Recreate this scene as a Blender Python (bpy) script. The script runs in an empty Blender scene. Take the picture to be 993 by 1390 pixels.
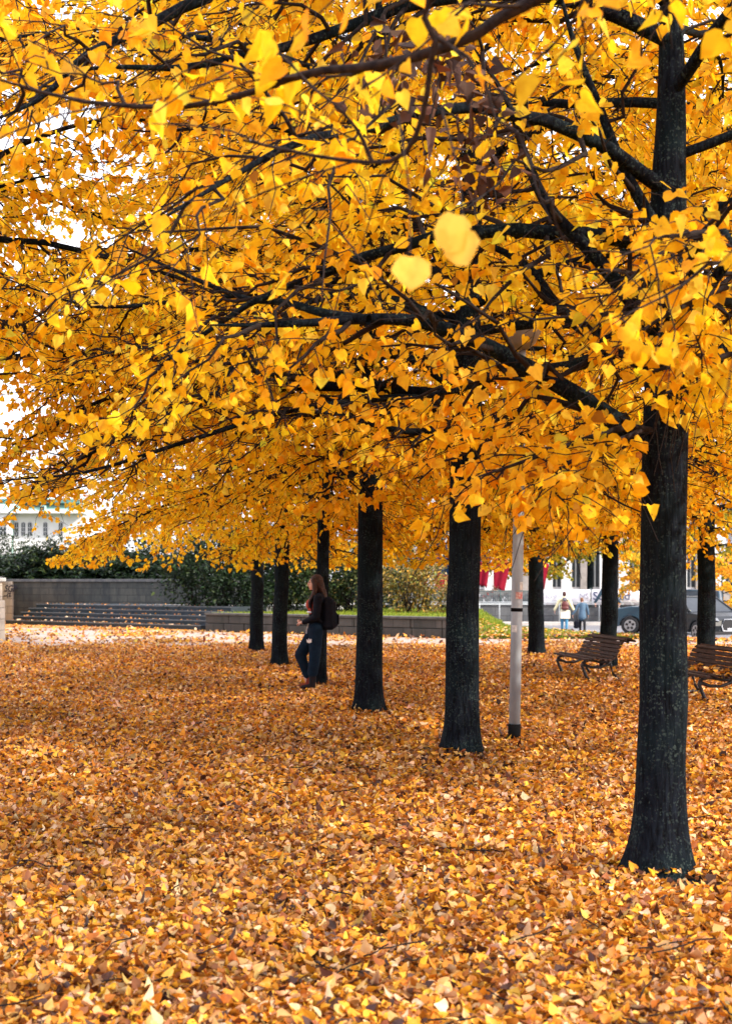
import bpy, bmesh, math, random
import numpy as np
from mathutils import Vector, Matrix
R = math.radians
scene = bpy.context.scene
COL = scene.collection

# ------------------------------------------------------------------ camera
EYE = 1.60
FPX = 1900.0            # focal length in photo pixels (photo is 993 wide)
cam = bpy.data.cameras.new("camera"); camo = bpy.data.objects.new("camera", cam); COL.objects.link(camo)
camo.location = (0, 0, EYE); camo.rotation_euler = (R(90), 0, 0)
cam.sensor_fit = 'HORIZONTAL'; cam.sensor_width = 36.0; cam.lens = 36.0 * FPX / 993.0
cam.shift_y = (790.0 - 695.0) / 1390.0 * 1390.0 / 993.0 * 993.0 / 1390.0
cam.clip_start = 0.05; cam.clip_end = 2000
cam.dof.use_dof = True; cam.dof.focus_distance = 11.0; cam.dof.aperture_fstop = 5.6
scene.camera = camo
# sensor fit is horizontal: the shift is measured in frame widths
cam.shift_y = 95.0 / 993.0

# ------------------------------------------------------------------ sky, sun, exposure
SUN_EL, SUN_AZ = 34.0, -28.0      # elevation; direction of the sun measured from +X (right) in the XY plane
world = bpy.data.worlds.new("World"); scene.world = world; world.use_nodes = True
nt = world.node_tree; nt.nodes.clear()
out = nt.nodes.new("ShaderNodeOutputWorld"); bg = nt.nodes.new("ShaderNodeBackground")
sky = nt.nodes.new("ShaderNodeTexSky"); sky.sky_type = 'NISHITA'; sky.sun_disc = False
sky.sun_elevation = R(SUN_EL); sky.sun_rotation = R(90.0 - SUN_AZ); sky.dust_density = 3.0; sky.air_density = 1.0
tc = nt.nodes.new("ShaderNodeTexCoord"); mp = nt.nodes.new("ShaderNodeMapping"); mp.inputs['Scale'].default_value = (1, 1, 2.4)
no = nt.nodes.new("ShaderNodeTexNoise"); no.inputs['Scale'].default_value = 2.2; no.inputs['Detail'].default_value = 7; no.inputs['Roughness'].default_value = .58
cr = nt.nodes.new("ShaderNodeValToRGB"); cr.color_ramp.elements[0].position = .30; cr.color_ramp.elements[0].color = (.35, .35, .35, 1)
cr.color_ramp.elements[1].position = .58; cr.color_ramp.elements[1].color = (1, 1, 1, 1)
mx = nt.nodes.new("ShaderNodeMix"); mx.data_type = 'RGBA'; mx.inputs[7].default_value = (9.6, 9.5, 10.4, 1)
nt.links.new(tc.outputs['Generated'], mp.inputs[0]); nt.links.new(mp.outputs[0], no.inputs['Vector'])
nt.links.new(no.outputs[0], cr.inputs[0]); nt.links.new(cr.outputs[0], mx.inputs[0])
nt.links.new(sky.outputs[0], mx.inputs[6]); nt.links.new(mx.outputs[2], bg.inputs[0])
bg.inputs[1].default_value = 0.145
nt.links.new(bg.outputs[0], out.inputs[0])
sl = bpy.data.lights.new("sun", 'SUN'); sl.energy = 3.6; sl.angle = R(1.2); sl.color = (1.0, .90, .76)
so = bpy.data.objects.new("sun", sl); COL.objects.link(so)
sd = Vector((math.cos(R(SUN_EL)) * math.cos(R(SUN_AZ)), math.cos(R(SUN_EL)) * math.sin(R(SUN_AZ)), math.sin(R(SUN_EL))))
so.rotation_euler = sd.to_track_quat('Z', 'Y').to_euler(); so.location = (20, -5, 20)
scene.view_settings.view_transform = 'Standard'; scene.view_settings.look = 'None'
scene.view_settings.exposure = 0.98; scene.view_settings.gamma = 1.0
scene.render.engine = 'CYCLES'
scene.cycles.max_bounces = 10; scene.cycles.diffuse_bounces = 6; scene.cycles.transmission_bounces = 8
scene.cycles.transparent_max_bounces = 4; scene.cycles.caustics_reflective = False; scene.cycles.caustics_refractive = False
scene.cycles.use_denoising = True

# ------------------------------------------------------------------ helpers
def W(px, py, Y):                 # a point at distance Y that the photo shows at px, py
    return np.array(((px - 496.5) / FPX * Y, Y, EYE - (py - 790.0) / FPX * Y))
def tag(o, label=None, cat=None, group=None, kind=None):
    if label: o['label'] = label
    if cat: o['category'] = cat
    if group: o['group'] = group
    if kind: o['kind'] = kind
    return o
def empty(name, loc=(0, 0, 0), rz=0.0):
    o = bpy.data.objects.new(name, None); COL.objects.link(o); o.location = loc; o.rotation_euler = (0, 0, rz)
    o.empty_display_size = .2
    return o
def np_mesh(name, verts, faces_flat, counts, mats=(), smooth=False, color=None, parent=None, midx=None):
    me = bpy.data.meshes.new(name)
    verts = np.asarray(verts, dtype=np.float32); nv = len(verts)
    me.vertices.add(nv); me.vertices.foreach_set("co", verts.ravel())
    faces_flat = np.asarray(faces_flat, dtype=np.int32); counts = np.asarray(counts, dtype=np.int32)
    me.loops.add(len(faces_flat)); me.loops.foreach_set("vertex_index", faces_flat)
    me.polygons.add(len(counts))
    starts = np.concatenate(([0], np.cumsum(counts)[:-1])).astype(np.int32)
    me.polygons.foreach_set("loop_start", starts)
    if smooth: me.polygons.foreach_set("use_smooth", np.ones(len(counts), dtype=bool))
    for m in mats: me.materials.append(m)
    if midx is not None: me.polygons.foreach_set("material_index", np.asarray(midx, dtype=np.int32))
    if color is not None:
        ca = me.color_attributes.new("col", 'FLOAT_COLOR', 'POINT')
        c4 = np.ones((nv, 4), dtype=np.float32); c4[:, :3] = color
        ca.data.foreach_set("color", c4.ravel())
    me.update(calc_edges=True)
    o = bpy.data.objects.new(name, me); COL.objects.link(o)
    if parent is not None: o.parent = parent
    return o

class MB:
    """collects boxes, tubes, lathes and prisms, then links them as ONE mesh"""
    def __init__(s): s.bm = bmesh.new()
    def box(s, c, d, rz=0.0, bev=0.0, tilt=None, mi=0):
        m = Matrix.Translation(c) @ Matrix.Rotation(rz, 4, 'Z')
        if tilt: m = m @ Matrix.Rotation(tilt[0], 4, tilt[1])
        r = bmesh.ops.create_cube(s.bm, size=1.0)
        vs = r['verts']
        for v in vs: v.co = Vector((v.co.x * d[0], v.co.y * d[1], v.co.z * d[2]))
        if bev > 0:
            es = list({e for v in vs for e in v.link_edges})
            rb = bmesh.ops.bevel(s.bm, geom=es, offset=bev, segments=1, affect='EDGES', profile=.5)
            vs = list({v for f in rb['faces'] for v in f.verts} | {v for v in vs if v.is_valid})
            fs = set()
            for v in vs:
                for f in v.link_faces: fs.add(f)
            vs = list({v for f in fs for v in f.verts})
        else:
            fs = {f for v in vs for f in v.link_faces}
        for f in fs: f.material_index = mi
        for v in vs: v.co = m @ v.co
        return s
    def tube(s, pts, rad, n=8, caps=True, mi=0, flat=1.0):
        pts = [Vector(p) for p in pts]
        if not hasattr(rad, '__len__'): rad = [rad] * len(pts)
        rings = []
        for i, p in enumerate(pts):
            t = (pts[min(i + 1, len(pts) - 1)] - pts[max(i - 1, 0)]).normalized()
            ref = Vector((0, 0, 1)) if abs(t.z) < .9 else Vector((0, 1, 0))
            a = t.cross(ref).normalized(); b = t.cross(a).normalized()
            ring = [s.bm.verts.new(p + (a * math.cos(2 * math.pi * k / n) + b * math.sin(2 * math.pi * k / n) * flat) * rad[i]) for k in range(n)]
            rings.append(ring)
        for i in range(len(rings) - 1):
            for k in range(n):
                f = s.bm.faces.new((rings[i][k], rings[i][(k + 1) % n], rings[i + 1][(k + 1) % n], rings[i + 1][k])); f.smooth = n > 5; f.material_index = mi
        if caps:
            f = s.bm.faces.new(rings[0][::-1]); f.material_index = mi
            f = s.bm.faces.new(rings[-1]); f.material_index = mi
        return s
    def prism(s, poly, axis, a, b, mi=0):
        """poly in the plane across axis, extruded from a to b"""
        def P(u, v, w):
            return {'x': (w, u, v), 'y': (u, w, v), 'z': (u, v, w)}[axis]
        A = [s.bm.verts.new(P(u, v, a)) for u, v in poly]; B = [s.bm.verts.new(P(u, v, b)) for u, v in poly]
        fs = [s.bm.faces.new(A[::-1]), s.bm.faces.new(B)]
        n = len(poly)
        for i in range(n): fs.append(s.bm.faces.new((A[i], A[(i + 1) % n], B[(i + 1) % n], B[i])))
        for f in fs: f.material_index = mi
        return s
    def ell(s, c, r, seg=14, rings=9, mi=0, rot=None):
        q = bmesh.ops.create_uvsphere(s.bm, u_segments=seg, v_segments=rings, radius=1.0)
        M = Matrix.Translation(c)
        if rot: M = M @ Matrix.Rotation(rot[0], 4, rot[1])
        for v in q['verts']:
            v.co = M @ Vector((v.co.x * r[0], v.co.y * r[1], v.co.z * r[2]))
        for f in {f for v in q['verts'] for f in v.link_faces}: f.smooth = True; f.material_index = mi
        return s
    def quad(s, pts, mi=0):
        f = s.bm.faces.new([s.bm.verts.new(p) for p in pts]); f.material_index = mi
        return s
    def build(s, name, mat, parent=None, smooth=False, bevel=0.0, remesh=0.0, sm=0):
        bmesh.ops.recalc_face_normals(s.bm, faces=s.bm.faces)
        me = bpy.data.meshes.new(name); s.bm.to_mesh(me); s.bm.free()
        for m in (mat if isinstance(mat, (list, tuple)) else [mat]): me.materials.append(m)
        if smooth:
            for p in me.polygons: p.use_smooth = True
        o = bpy.data.objects.new(name, me); COL.objects.link(o)
        if remesh > 0:
            md = o.modifiers.new("r", 'REMESH'); md.mode = 'VOXEL'; md.voxel_size = remesh; md.use_smooth_shade = True
            if sm:
                m2 = o.modifiers.new("s", 'SMOOTH'); m2.iterations = sm; m2.factor = .5
            dg = bpy.context.evaluated_depsgraph_get(); ev = o.evaluated_get(dg)
            me2 = bpy.data.meshes.new_from_object(ev); o.modifiers.clear(); o.data = me2; me2.name = name
            me2.materials.clear()
            for m in (mat if isinstance(mat, (list, tuple)) else [mat]): me2.materials.append(m)
            for p in me2.polygons: p.use_smooth = True
        elif bevel > 0:
            md = o.modifiers.new("bevel", 'BEVEL'); md.width = bevel; md.segments = 2; md.limit_method = 'ANGLE'
        if parent is not None: o.parent = parent
        return o
def text_mesh(name, s, size, mat, loc, rot, parent=None, depth=.004, shear=0.0, bold=0.0, align='LEFT'):
    cu = bpy.data.curves.new(name, 'FONT'); cu.body = s; cu.size = size; cu.extrude = depth; cu.shear = shear; cu.offset = bold
    cu.align_x = align; cu.resolution_u = 3
    tmp = bpy.data.objects.new(name, cu); COL.objects.link(tmp)
    dg = bpy.context.evaluated_depsgraph_get(); me = bpy.data.meshes.new_from_object(tmp.evaluated_get(dg))
    bpy.data.objects.remove(tmp); me.name = name; me.materials.clear(); me.materials.append(mat)
    o = bpy.data.objects.new(name, me); COL.objects.link(o); o.location = loc; o.rotation_euler = rot
    if parent is not None: o.parent = parent
    return o

# ------------------------------------------------------------------ materials
def mat(name, base, rough=.6, spec=.4, metal=0.0, var=None, vscale=8.0, bump=0.0, bscale=30.0, coat=0.0, stretch=(1, 1, 1), trans=0.0, alpha=None, wear=None):
    m = bpy.data.materials.new(name); m.use_nodes = True; t = m.node_tree; p = t.nodes['Principled BSDF']
    p.inputs['Base Color'].default_value = (*base, 1); p.inputs['Roughness'].default_value = rough
    p.inputs['Metallic'].default_value = metal; p.inputs['Specular IOR Level'].default_value = spec
    p.inputs['Coat Weight'].default_value = coat; p.inputs['Transmission Weight'].default_value = trans
    tcn = t.nodes.new("ShaderNodeTexCoord"); mpn = t.nodes.new("ShaderNodeMapping"); mpn.inputs['Scale'].default_value = stretch
    t.links.new(tcn.outputs['Object'], mpn.inputs[0])
    if var:
        n = t.nodes.new("ShaderNodeTexNoise"); n.inputs['Scale'].default_value = vscale; n.inputs['Detail'].default_value = 6; n.inputs['Roughness'].default_value = .65
        r = t.nodes.new("ShaderNodeValToRGB"); r.color_ramp.elements[0].position = .36; r.color_ramp.elements[1].position = .66
        r.color_ramp.elements[0].color = (*base, 1); r.color_ramp.elements[1].color = (*var, 1)
        t.links.new(mpn.outputs[0], n.inputs['Vector']); t.links.new(n.outputs[0], r.inputs[0])
        last = r.outputs[0]
        if wear:
            n3 = t.nodes.new("ShaderNodeTexNoise"); n3.inputs['Scale'].default_value = vscale * .23; n3.inputs['Detail'].default_value = 5
            r3 = t.nodes.new("ShaderNodeValToRGB"); r3.color_ramp.elements[0].position = .48; r3.color_ramp.elements[1].position = .62
            mxn = t.nodes.new("ShaderNodeMix"); mxn.data_type = 'RGBA'; mxn.inputs[7].default_value = (*wear, 1)
            t.links.new(mpn.outputs[0], n3.inputs['Vector']); t.links.new(n3.outputs[0], r3.inputs[0]); t.links.new(r3.outputs[0], mxn.inputs[0])
            t.links.new(last, mxn.inputs[6]); last = mxn.outputs[2]
        t.links.new(last, p.inputs['Base Color'])
    if bump:
        n2 = t.nodes.new("ShaderNodeTexNoise"); n2.inputs['Scale'].default_value = bscale; n2.inputs['Detail'].default_value = 6
        b = t.nodes.new("ShaderNodeBump"); b.inputs['Strength'].default_value = bump; b.inputs['Distance'].default_value = .02
        t.links.new(mpn.outputs[0], n2.inputs['Vector']); t.links.new(n2.outputs[0], b.inputs['Height']); t.links.new(b.outputs[0], p.inputs['Normal'])
    return m
def leaf_mat(name, transl=.45, rough=.45, tgain=(1.0, 1.0, 1.0), spec=.3):
    m = bpy.data.materials.new(name); m.use_nodes = True; t = m.node_tree; p = t.nodes['Principled BSDF']
    a = t.nodes.new("ShaderNodeAttribute"); a.attribute_name = "col"
    # blotches and veins that belong to the leaf itself
    tcn = t.nodes.new("ShaderNodeTexCoord"); n = t.nodes.new("ShaderNodeTexNoise"); n.inputs['Scale'].default_value = 26; n.inputs['Detail'].default_value = 3
    r = t.nodes.new("ShaderNodeValToRGB"); r.color_ramp.elements[0].position = .35; r.color_ramp.elements[0].color = (.86, .74, .6, 1)
    r.color_ramp.elements[1].position = .55; r.color_ramp.elements[1].color = (1, 1, 1, 1)
    mm = t.nodes.new("ShaderNodeMix"); mm.data_type = 'RGBA'; mm.blend_type = 'MULTIPLY'; mm.inputs[0].default_value = .8
    t.links.new(tcn.outputs['Object'], n.inputs['Vector']); t.links.new(n.outputs[0], r.inputs[0])
    t.links.new(a.outputs['Color'], mm.inputs[6]); t.links.new(r.outputs[0], mm.inputs[7])
    p.inputs['Roughness'].default_value = rough; p.inputs['Specular IOR Level'].default_value = spec
    tr = t.nodes.new("ShaderNodeBsdfTranslucent"); g = t.nodes.new("ShaderNodeMix"); g.data_type = 'RGBA'; g.blend_type = 'MULTIPLY'
    g.inputs[0].default_value = 1.0; g.inputs[7].default_value = (*tgain, 1)
    t.links.new(mm.outputs[2], g.inputs[6]); t.links.new(g.outputs[2], tr.inputs[0]); t.links.new(mm.outputs[2], p.inputs['Base Color'])
    mix = t.nodes.new("ShaderNodeMixShader"); mix.inputs[0].default_value = transl
    o = t.nodes['Material Output']; t.links.new(p.outputs[0], mix.inputs[1]); t.links.new(tr.outputs[0], mix.inputs[2]); t.links.new(mix.outputs[0], o.inputs[0])
    return m
def bark_mat():
    m = bpy.data.materials.new("dark_bark"); m.use_nodes = True; t = m.node_tree; p = t.nodes['Principled BSDF']; L = t.links.new
    tcn = t.nodes.new("ShaderNodeTexCoord"); mpn = t.nodes.new("ShaderNodeMapping"); mpn.inputs['Scale'].default_value = (1, 1, .16); L(tcn.outputs['Object'], mpn.inputs[0])
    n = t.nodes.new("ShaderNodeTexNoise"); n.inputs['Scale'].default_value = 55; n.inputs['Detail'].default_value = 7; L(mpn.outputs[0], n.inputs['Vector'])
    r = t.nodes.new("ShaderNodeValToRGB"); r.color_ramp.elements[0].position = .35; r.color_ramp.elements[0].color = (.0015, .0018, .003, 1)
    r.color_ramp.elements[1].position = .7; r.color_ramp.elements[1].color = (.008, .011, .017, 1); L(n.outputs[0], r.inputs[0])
    # green algae in broad patches
    n4 = t.nodes.new("ShaderNodeTexNoise"); n4.inputs['Scale'].default_value = 3.0; n4.inputs['Detail'].default_value = 3; L(tcn.outputs['Object'], n4.inputs['Vector'])
    r4 = t.nodes.new("ShaderNodeValToRGB"); r4.color_ramp.elements[0].position = .45; r4.color_ramp.elements[1].position = .7; r4.color_ramp.elements[1].color = (.6, .6, .6, 1); L(n4.outputs[0], r4.inputs[0])
    m4 = t.nodes.new("ShaderNodeMix"); m4.data_type = 'RGBA'; m4.inputs[7].default_value = (.006, .014, .016, 1); L(r4.outputs[0], m4.inputs[0]); L(r.outputs[0], m4.inputs[6])
    # lichen specks
    mk = None
    for sc_, th, soft in ((70, .30, .12), (34, .24, .09)):
        v = t.nodes.new("ShaderNodeTexVoronoi"); v.inputs['Scale'].default_value = sc_; v.inputs['Randomness'].default_value = 1.0
        nn = t.nodes.new("ShaderNodeTexNoise"); nn.inputs['Scale'].default_value = 60; L(tcn.outputs['Object'], nn.inputs['Vector'])
        va = t.nodes.new("ShaderNodeVectorMath"); va.operation = 'SCALE'; va.inputs[3].default_value = .03; L(nn.outputs[1], va.inputs[0])
        vb = t.nodes.new("ShaderNodeVectorMath"); L(tcn.outputs['Object'], vb.inputs[0]); L(va.outputs[0], vb.inputs[1]); L(vb.outputs[0], v.inputs['Vector'])
        rr = t.nodes.new("ShaderNodeMapRange"); rr.inputs[1].default_value = th; rr.inputs[2].default_value = th + soft; rr.inputs[3].default_value = 1; rr.inputs[4].default_value = 0
        L(v.outputs['Distance'], rr.inputs[0])
        # only some cells carry a speck
        sep = t.nodes.new("ShaderNodeSeparateColor"); L(v.outputs['Color'], sep.inputs[0])
        gt = t.nodes.new("ShaderNodeMath"); gt.operation = 'GREATER_THAN'; gt.inputs[1].default_value = .52; L(sep.outputs[0], gt.inputs[0])
        ml = t.nodes.new("ShaderNodeMath"); ml.operation = 'MULTIPLY'; L(rr.outputs[0], ml.inputs[0]); L(gt.outputs[0], ml.inputs[1])
        if mk is None: mk = ml
        else:
            mxm = t.nodes.new("ShaderNodeMath"); mxm.operation = 'MAXIMUM'; L(mk.outputs[0], mxm.inputs[0]); L(ml.outputs[0], mxm.inputs[1]); mk = mxm
    n5 = t.nodes.new("ShaderNodeTexNoise"); n5.inputs['Scale'].default_value = 5; n5.inputs['Detail'].default_value = 4; L(tcn.outputs['Object'], n5.inputs['Vector'])
    r5 = t.nodes.new("ShaderNodeMapRange"); r5.inputs[1].default_value = .35; r5.inputs[2].default_value = .6; L(n5.outputs[0], r5.inputs[0])
    mm = t.nodes.new("ShaderNodeMath"); mm.operation = 'MULTIPLY'; L(mk.outputs[0], mm.inputs[0]); L(r5.outputs[0], mm.inputs[1])
    m5 = t.nodes.new("ShaderNodeMix"); m5.data_type = 'RGBA'; m5.inputs[7].default_value = (.028, .040, .038, 1); L(mm.outputs[0], m5.inputs[0]); L(m4.outputs[2], m5.inputs[6])
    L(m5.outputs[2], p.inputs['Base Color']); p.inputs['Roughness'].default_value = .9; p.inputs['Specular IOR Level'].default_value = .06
    b = t.nodes.new("ShaderNodeBump"); b.inputs['Strength'].default_value = 1.0; b.inputs['Distance'].default_value = .012; L(n.outputs[0], b.inputs['Height']); L(b.outputs[0], p.inputs['Normal'])
    return m
def litter_mat():
    m = bpy.data.materials.new("leaf_litter"); m.use_nodes = True; t = m.node_tree; p = t.nodes['Principled BSDF']; L = t.links.new
    tcn = t.nodes.new("ShaderNodeTexCoord")
    v = t.nodes.new("ShaderNodeTexVoronoi"); v.inputs['Scale'].default_value = 22; L(tcn.outputs['Object'], v.inputs['Vector'])
    sep = t.nodes.new("ShaderNodeSeparateColor"); L(v.outputs['Color'], sep.inputs[0])
    r = t.nodes.new("ShaderNodeValToRGB"); e = r.color_ramp.elements
    e[0].position = 0; e[0].color = (.10, .035, .012, 1); e[1].position = 1; e[1].color = (.62, .36, .10, 1)
    for q, c in ((.25, (.26, .09, .02, 1)), (.5, (.50, .20, .03, 1)), (.75, (.62, .28, .03, 1))):
        x = e.new(q); x.color = c
    L(sep.outputs[0], r.inputs[0]); L(r.outputs[0], p.inputs['Base Color']); p.inputs['Roughness'].default_value = .75
    b = t.nodes.new("ShaderNodeBump"); b.inputs['Strength'].default_value = .6; b.inputs['Distance'].default_value = .03
    L(v.outputs['Distance'], b.inputs['Height']); L(b.outputs[0], p.inputs['Normal'])
    return m
def stone_mat(name, base, var, mortar, bw=.6, bh=.25, stain=(.03, .035, .04), amount=.5):
    """coursed stone blocks, laid out along X and Z"""
    m = bpy.data.materials.new(name); m.use_nodes = True; t = m.node_tree; p = t.nodes['Principled BSDF']; L = t.links.new
    tcn = t.nodes.new("ShaderNodeTexCoord"); sp = t.nodes.new("ShaderNodeSeparateXYZ"); L(tcn.outputs['Object'], sp.inputs[0])
    ad = t.nodes.new("ShaderNodeMath"); L(sp.outputs[0], ad.inputs[0]); L(sp.outputs[1], ad.inputs[1])
    cb = t.nodes.new("ShaderNodeCombineXYZ"); L(ad.outputs[0], cb.inputs[0]); L(sp.outputs[2], cb.inputs[1])
    br = t.nodes.new("ShaderNodeTexBrick"); br.inputs['Color1'].default_value = (*base, 1); br.inputs['Color2'].default_value = (*var, 1); br.inputs['Mortar'].default_value = (*mortar, 1)
    br.inputs['Scale'].default_value = 1; br.inputs['Brick Width'].default_value = bw; br.inputs['Row Height'].default_value = bh; br.inputs['Mortar Size'].default_value = .012; br.inputs['Mortar Smooth'].default_value = .3
    L(cb.outputs[0], br.inputs['Vector'])
    n = t.nodes.new("ShaderNodeTexNoise"); n.inputs['Scale'].default_value = 2.2; n.inputs['Detail'].default_value = 10; n.inputs['Roughness'].default_value = .75
    mpz = t.nodes.new('ShaderNodeMapping'); mpz.inputs['Scale'].default_value = (1, 1, .35); L(tcn.outputs['Object'], mpz.inputs[0]); L(mpz.outputs[0], n.inputs['Vector'])
    r = t.nodes.new("ShaderNodeValToRGB"); r.color_ramp.elements[0].position = .40; r.color_ramp.elements[1].position = .66; r.color_ramp.elements[1].color = (amount, amount, amount, 1); L(n.outputs[0], r.inputs[0])
    mxn = t.nodes.new("ShaderNodeMix"); mxn.data_type = 'RGBA'; mxn.inputs[7].default_value = (*stain, 1); L(r.outputs[0], mxn.inputs[0]); L(br.outputs[0], mxn.inputs[6])
    L(mxn.outputs[2], p.inputs['Base Color']); p.inputs['Roughness'].default_value = .9
    b = t.nodes.new("ShaderNodeBump"); b.inputs['Strength'].default_value = .5; b.inputs['Distance'].default_value = .02; L(br.outputs['Fac'], b.inputs['Height']); b.invert = True
    L(b.outputs[0], p.inputs['Normal'])
    return m

M = {}
M['bark'] = bark_mat()
M['twig'] = mat("twig_bark", (.005, .003, .004), .85, .2, var=(.020, .012, .010), vscale=30, bump=.4)
M['grey_twig'] = mat("grey_branch_bark", (.010, .008, .010), .9, .1, var=(.034, .024, .022), vscale=30, bump=.4)
M['leaf'] = leaf_mat("golden_leaf", .56, .6, (1.0, 1.0, .8), .15)
M['litter_leaf'] = leaf_mat("fallen_leaf", .18, .5, (1, .9, .7))
M['green_leaf'] = leaf_mat("evergreen_leaf", .18, .5, (1, 1, .5), .25)
M['litter'] = litter_mat(); M['dead_leaf'] = leaf_mat("dead_leaf", .15, .7)
M['grass'] = leaf_mat("grass_blade", .3, .5, (1, 1, .4))
M['soil'] = mat("lawn_soil", (.05, .06, .02), .9, .2, var=(.10, .12, .03), vscale=6, bump=.5)
M['asphalt'] = mat("asphalt", (.14, .14, .155), .85, .3, var=(.20, .20, .215), vscale=14, bump=.2, bscale=120)
M['paving'] = mat("path_paving", (.30, .24, .215), .85, .3, var=(.42, .34, .31), vscale=5, bump=.2, bscale=90, wear=(.34, .22, .12))
M['pavement'] = mat("pavement_concrete", (.40, .37, .34), .85, .3, var=(.52, .49, .46), vscale=6, bump=.15, bscale=90)
M['kerb'] = mat("kerb_granite", (.10, .10, .11), .85, .3, var=(.2, .2, .2), vscale=20)
M['white_paint'] = mat("road_paint", (.7, .7, .7), .7, .3, var=(.5, .5, .5), vscale=20)
M['stone_dark'] = stone_mat("dark_block_stone", (.045, .043, .042), (.085, .078, .072), (.015, .015, .015), .75, .27, (.02, .024, .02), .7)
M['stone_pale'] = stone_mat("pale_block_stone", (.040, .044, .042), (.070, .070, .062), (.020, .020, .018), .9, .27, (.010, .016, .022), .95)
M['stone_pillar'] = stone_mat("pillar_stone", (.42, .36, .29), (.52, .45, .37), (.2, .17, .14), .8, .30, (.2, .17, .14), .5)
M['step'] = mat("step_stone", (.018, .026, .036), .85, .3, var=(.04, .05, .06), vscale=4, bump=.3, wear=(.02, .03, .035))
M['nosing'] = mat('worn_step_edge', (.09, .10, .11), .85, .3, var=(.15, .16, .17), vscale=6)
M['slab'] = mat("slab_stone", (.30, .30, .29), .85, .3, var=(.42, .42, .40), vscale=4, bump=.3)
M['wood'] = mat("bench_wood", (.030, .018, .016), .75, .2, var=(.065, .040, .034), vscale=6, bump=.3, stretch=(1, 8, 8))
M['iron'] = mat("black_iron", (.012, .012, .015), .45, .5)
M['pole'] = mat("galvanised_pole", (.24, .28, .32), .5, .5, metal=.2, var=(.34, .38, .42), vscale=9, bump=.15, stretch=(1, 1, .3), wear=(.24, .20, .18))
M['black'] = mat("black_sleeve", (.004, .004, .005), .9, .1)
M['sticker_red'] = mat("sticker_red", (.45, .04, .04), .5, var=(.6, .5, .45), vscale=40)
M['sticker_white'] = mat("sticker_white", (.7, .7, .68), .5, var=(.4, .4, .4), vscale=30)
M['church'] = mat("white_render", (.66, .65, .67), .8, .3, var=(.74, .73, .74), vscale=1.2, bump=.1)
M['copper'] = mat("copper_green", (.30, .52, .46), .6, .3, var=(.42, .62, .56), vscale=1.5, stretch=(4, 1, .5))
M['tile'] = mat("red_roof_tile", (.55, .22, .13), .8, .3, var=(.68, .33, .2), vscale=4)
M['glass'] = mat("window_glass", (.015, .02, .028), .30, .3, var=(.04, .05, .06), vscale=1.5)
M['facade'] = mat("grey_facade", (.42, .42, .45), .8, .3, var=(.52, .52, .55), vscale=2)
M['facade_stone'] = mat("facade_stone_pier", (.24, .22, .22), .85, .3, var=(.38, .34, .33), vscale=3, bump=.3)
M['white'] = mat("white_frame", (.75, .75, .77), .6, .3, var=(.66, .66, .70), vscale=3)
M['banner'] = mat("white_banner", (.80, .80, .84), .6, .3, var=(.72, .72, .78), vscale=2.5)
M['lettering'] = mat("grey_lettering", (.36, .37, .43), .6)
M['lettering_blue'] = mat("blue_lettering", (.03, .05, .14), .6)
M['fence'] = mat("green_fence_metal", (.04, .07, .07), .6, .4)
M['rail'] = mat("pale_rail", (.40, .44, .46), .6, .4)
M['street_wall'] = stone_mat("street_wall_stone", (.085, .09, .10), (.13, .135, .14), (.03, .03, .03), 1.1, .4, (.04, .045, .05), .7)
M['sign'] = mat("lettered_panel", (.16, .13, .14), .7, .3, var=(.62, .30, .28), vscale=7, stretch=(1, 1, 3), wear=(.45, .5, .55))
M['flag_red'] = mat("flag_red", (.17, .006, .018), .85, .1, var=(.26, .010, .028), vscale=3)
M['flag_blue'] = mat("flag_blue", (.006, .022, .06), .85, .1, var=(.01, .04, .09), vscale=3)
M['skin'] = mat("skin", (.58, .32, .23), .55, .4, var=(.64, .36, .27), vscale=12)
M['hair'] = mat("brown_hair", (.020, .007, .005), .6, .3, var=(.060, .022, .013), vscale=40, stretch=(3, 3, .4), bump=.6)
M['jacket'] = mat("black_jacket", (.003, .0035, .008), .85, .15, var=(.006, .007, .013), vscale=14, bump=.5, bscale=14)
M['red_top'] = mat("rust_red_top", (.30, .035, .018), .8, .2, var=(.38, .055, .03), vscale=14, bump=.5, bscale=18)
M['trousers'] = mat("navy_trousers", (.003, .009, .020), .9, .1, var=(.007, .017, .033), vscale=9, bump=.9, bscale=9)
M['boot'] = mat("black_boot", (.008, .005, .007), .75, .15)
M['boot_red'] = mat("crimson_boot", (.16, .008, .014), .7, .2, var=(.16, .05, .01), vscale=14)
M['backpack'] = mat("black_backpack", (.003, .0035, .008), .8, .15, var=(.006, .007, .013), vscale=20, bump=.4)
M['cream'] = mat("cream_coat", (.76, .70, .40), .85, .2, var=(.80, .76, .50), vscale=12, bump=.5, bscale=14)
M['tote'] = mat("white_tote", (.78, .74, .60), .8, .2)
M['jeans'] = mat("pale_blue_jeans", (.05, .19, .34), .85, .2, var=(.09, .27, .42), vscale=12, bump=.4)
M['leather'] = mat("maroon_leather", (.10, .02, .018), .5, .4)
M['bluejacket'] = mat("slate_blue_jacket", (.06, .11, .17), .8, .2, var=(.09, .15, .22), vscale=12, bump=.5)
M['grey_hair'] = mat("light_brown_hair", (.16, .07, .035), .6, .3)
M['van'] = mat("slate_blue_car_paint", (.014, .040, .062), .42, .4, coat=.15, var=(.017, .046, .070), vscale=3)
M['car'] = mat("charcoal_car_paint", (.005, .008, .011), .45, .25, coat=.1, var=(.007, .010, .013), vscale=3)
M['car_trim'] = mat("black_plastic_trim", (.012, .012, .014), .6)
M['chrome'] = mat("bright_metal_trim", (.5, .52, .55), .5, .4, metal=.2)
M['lamp_glass'] = mat("headlight_glass", (.30, .33, .37), .3, .4)
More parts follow.
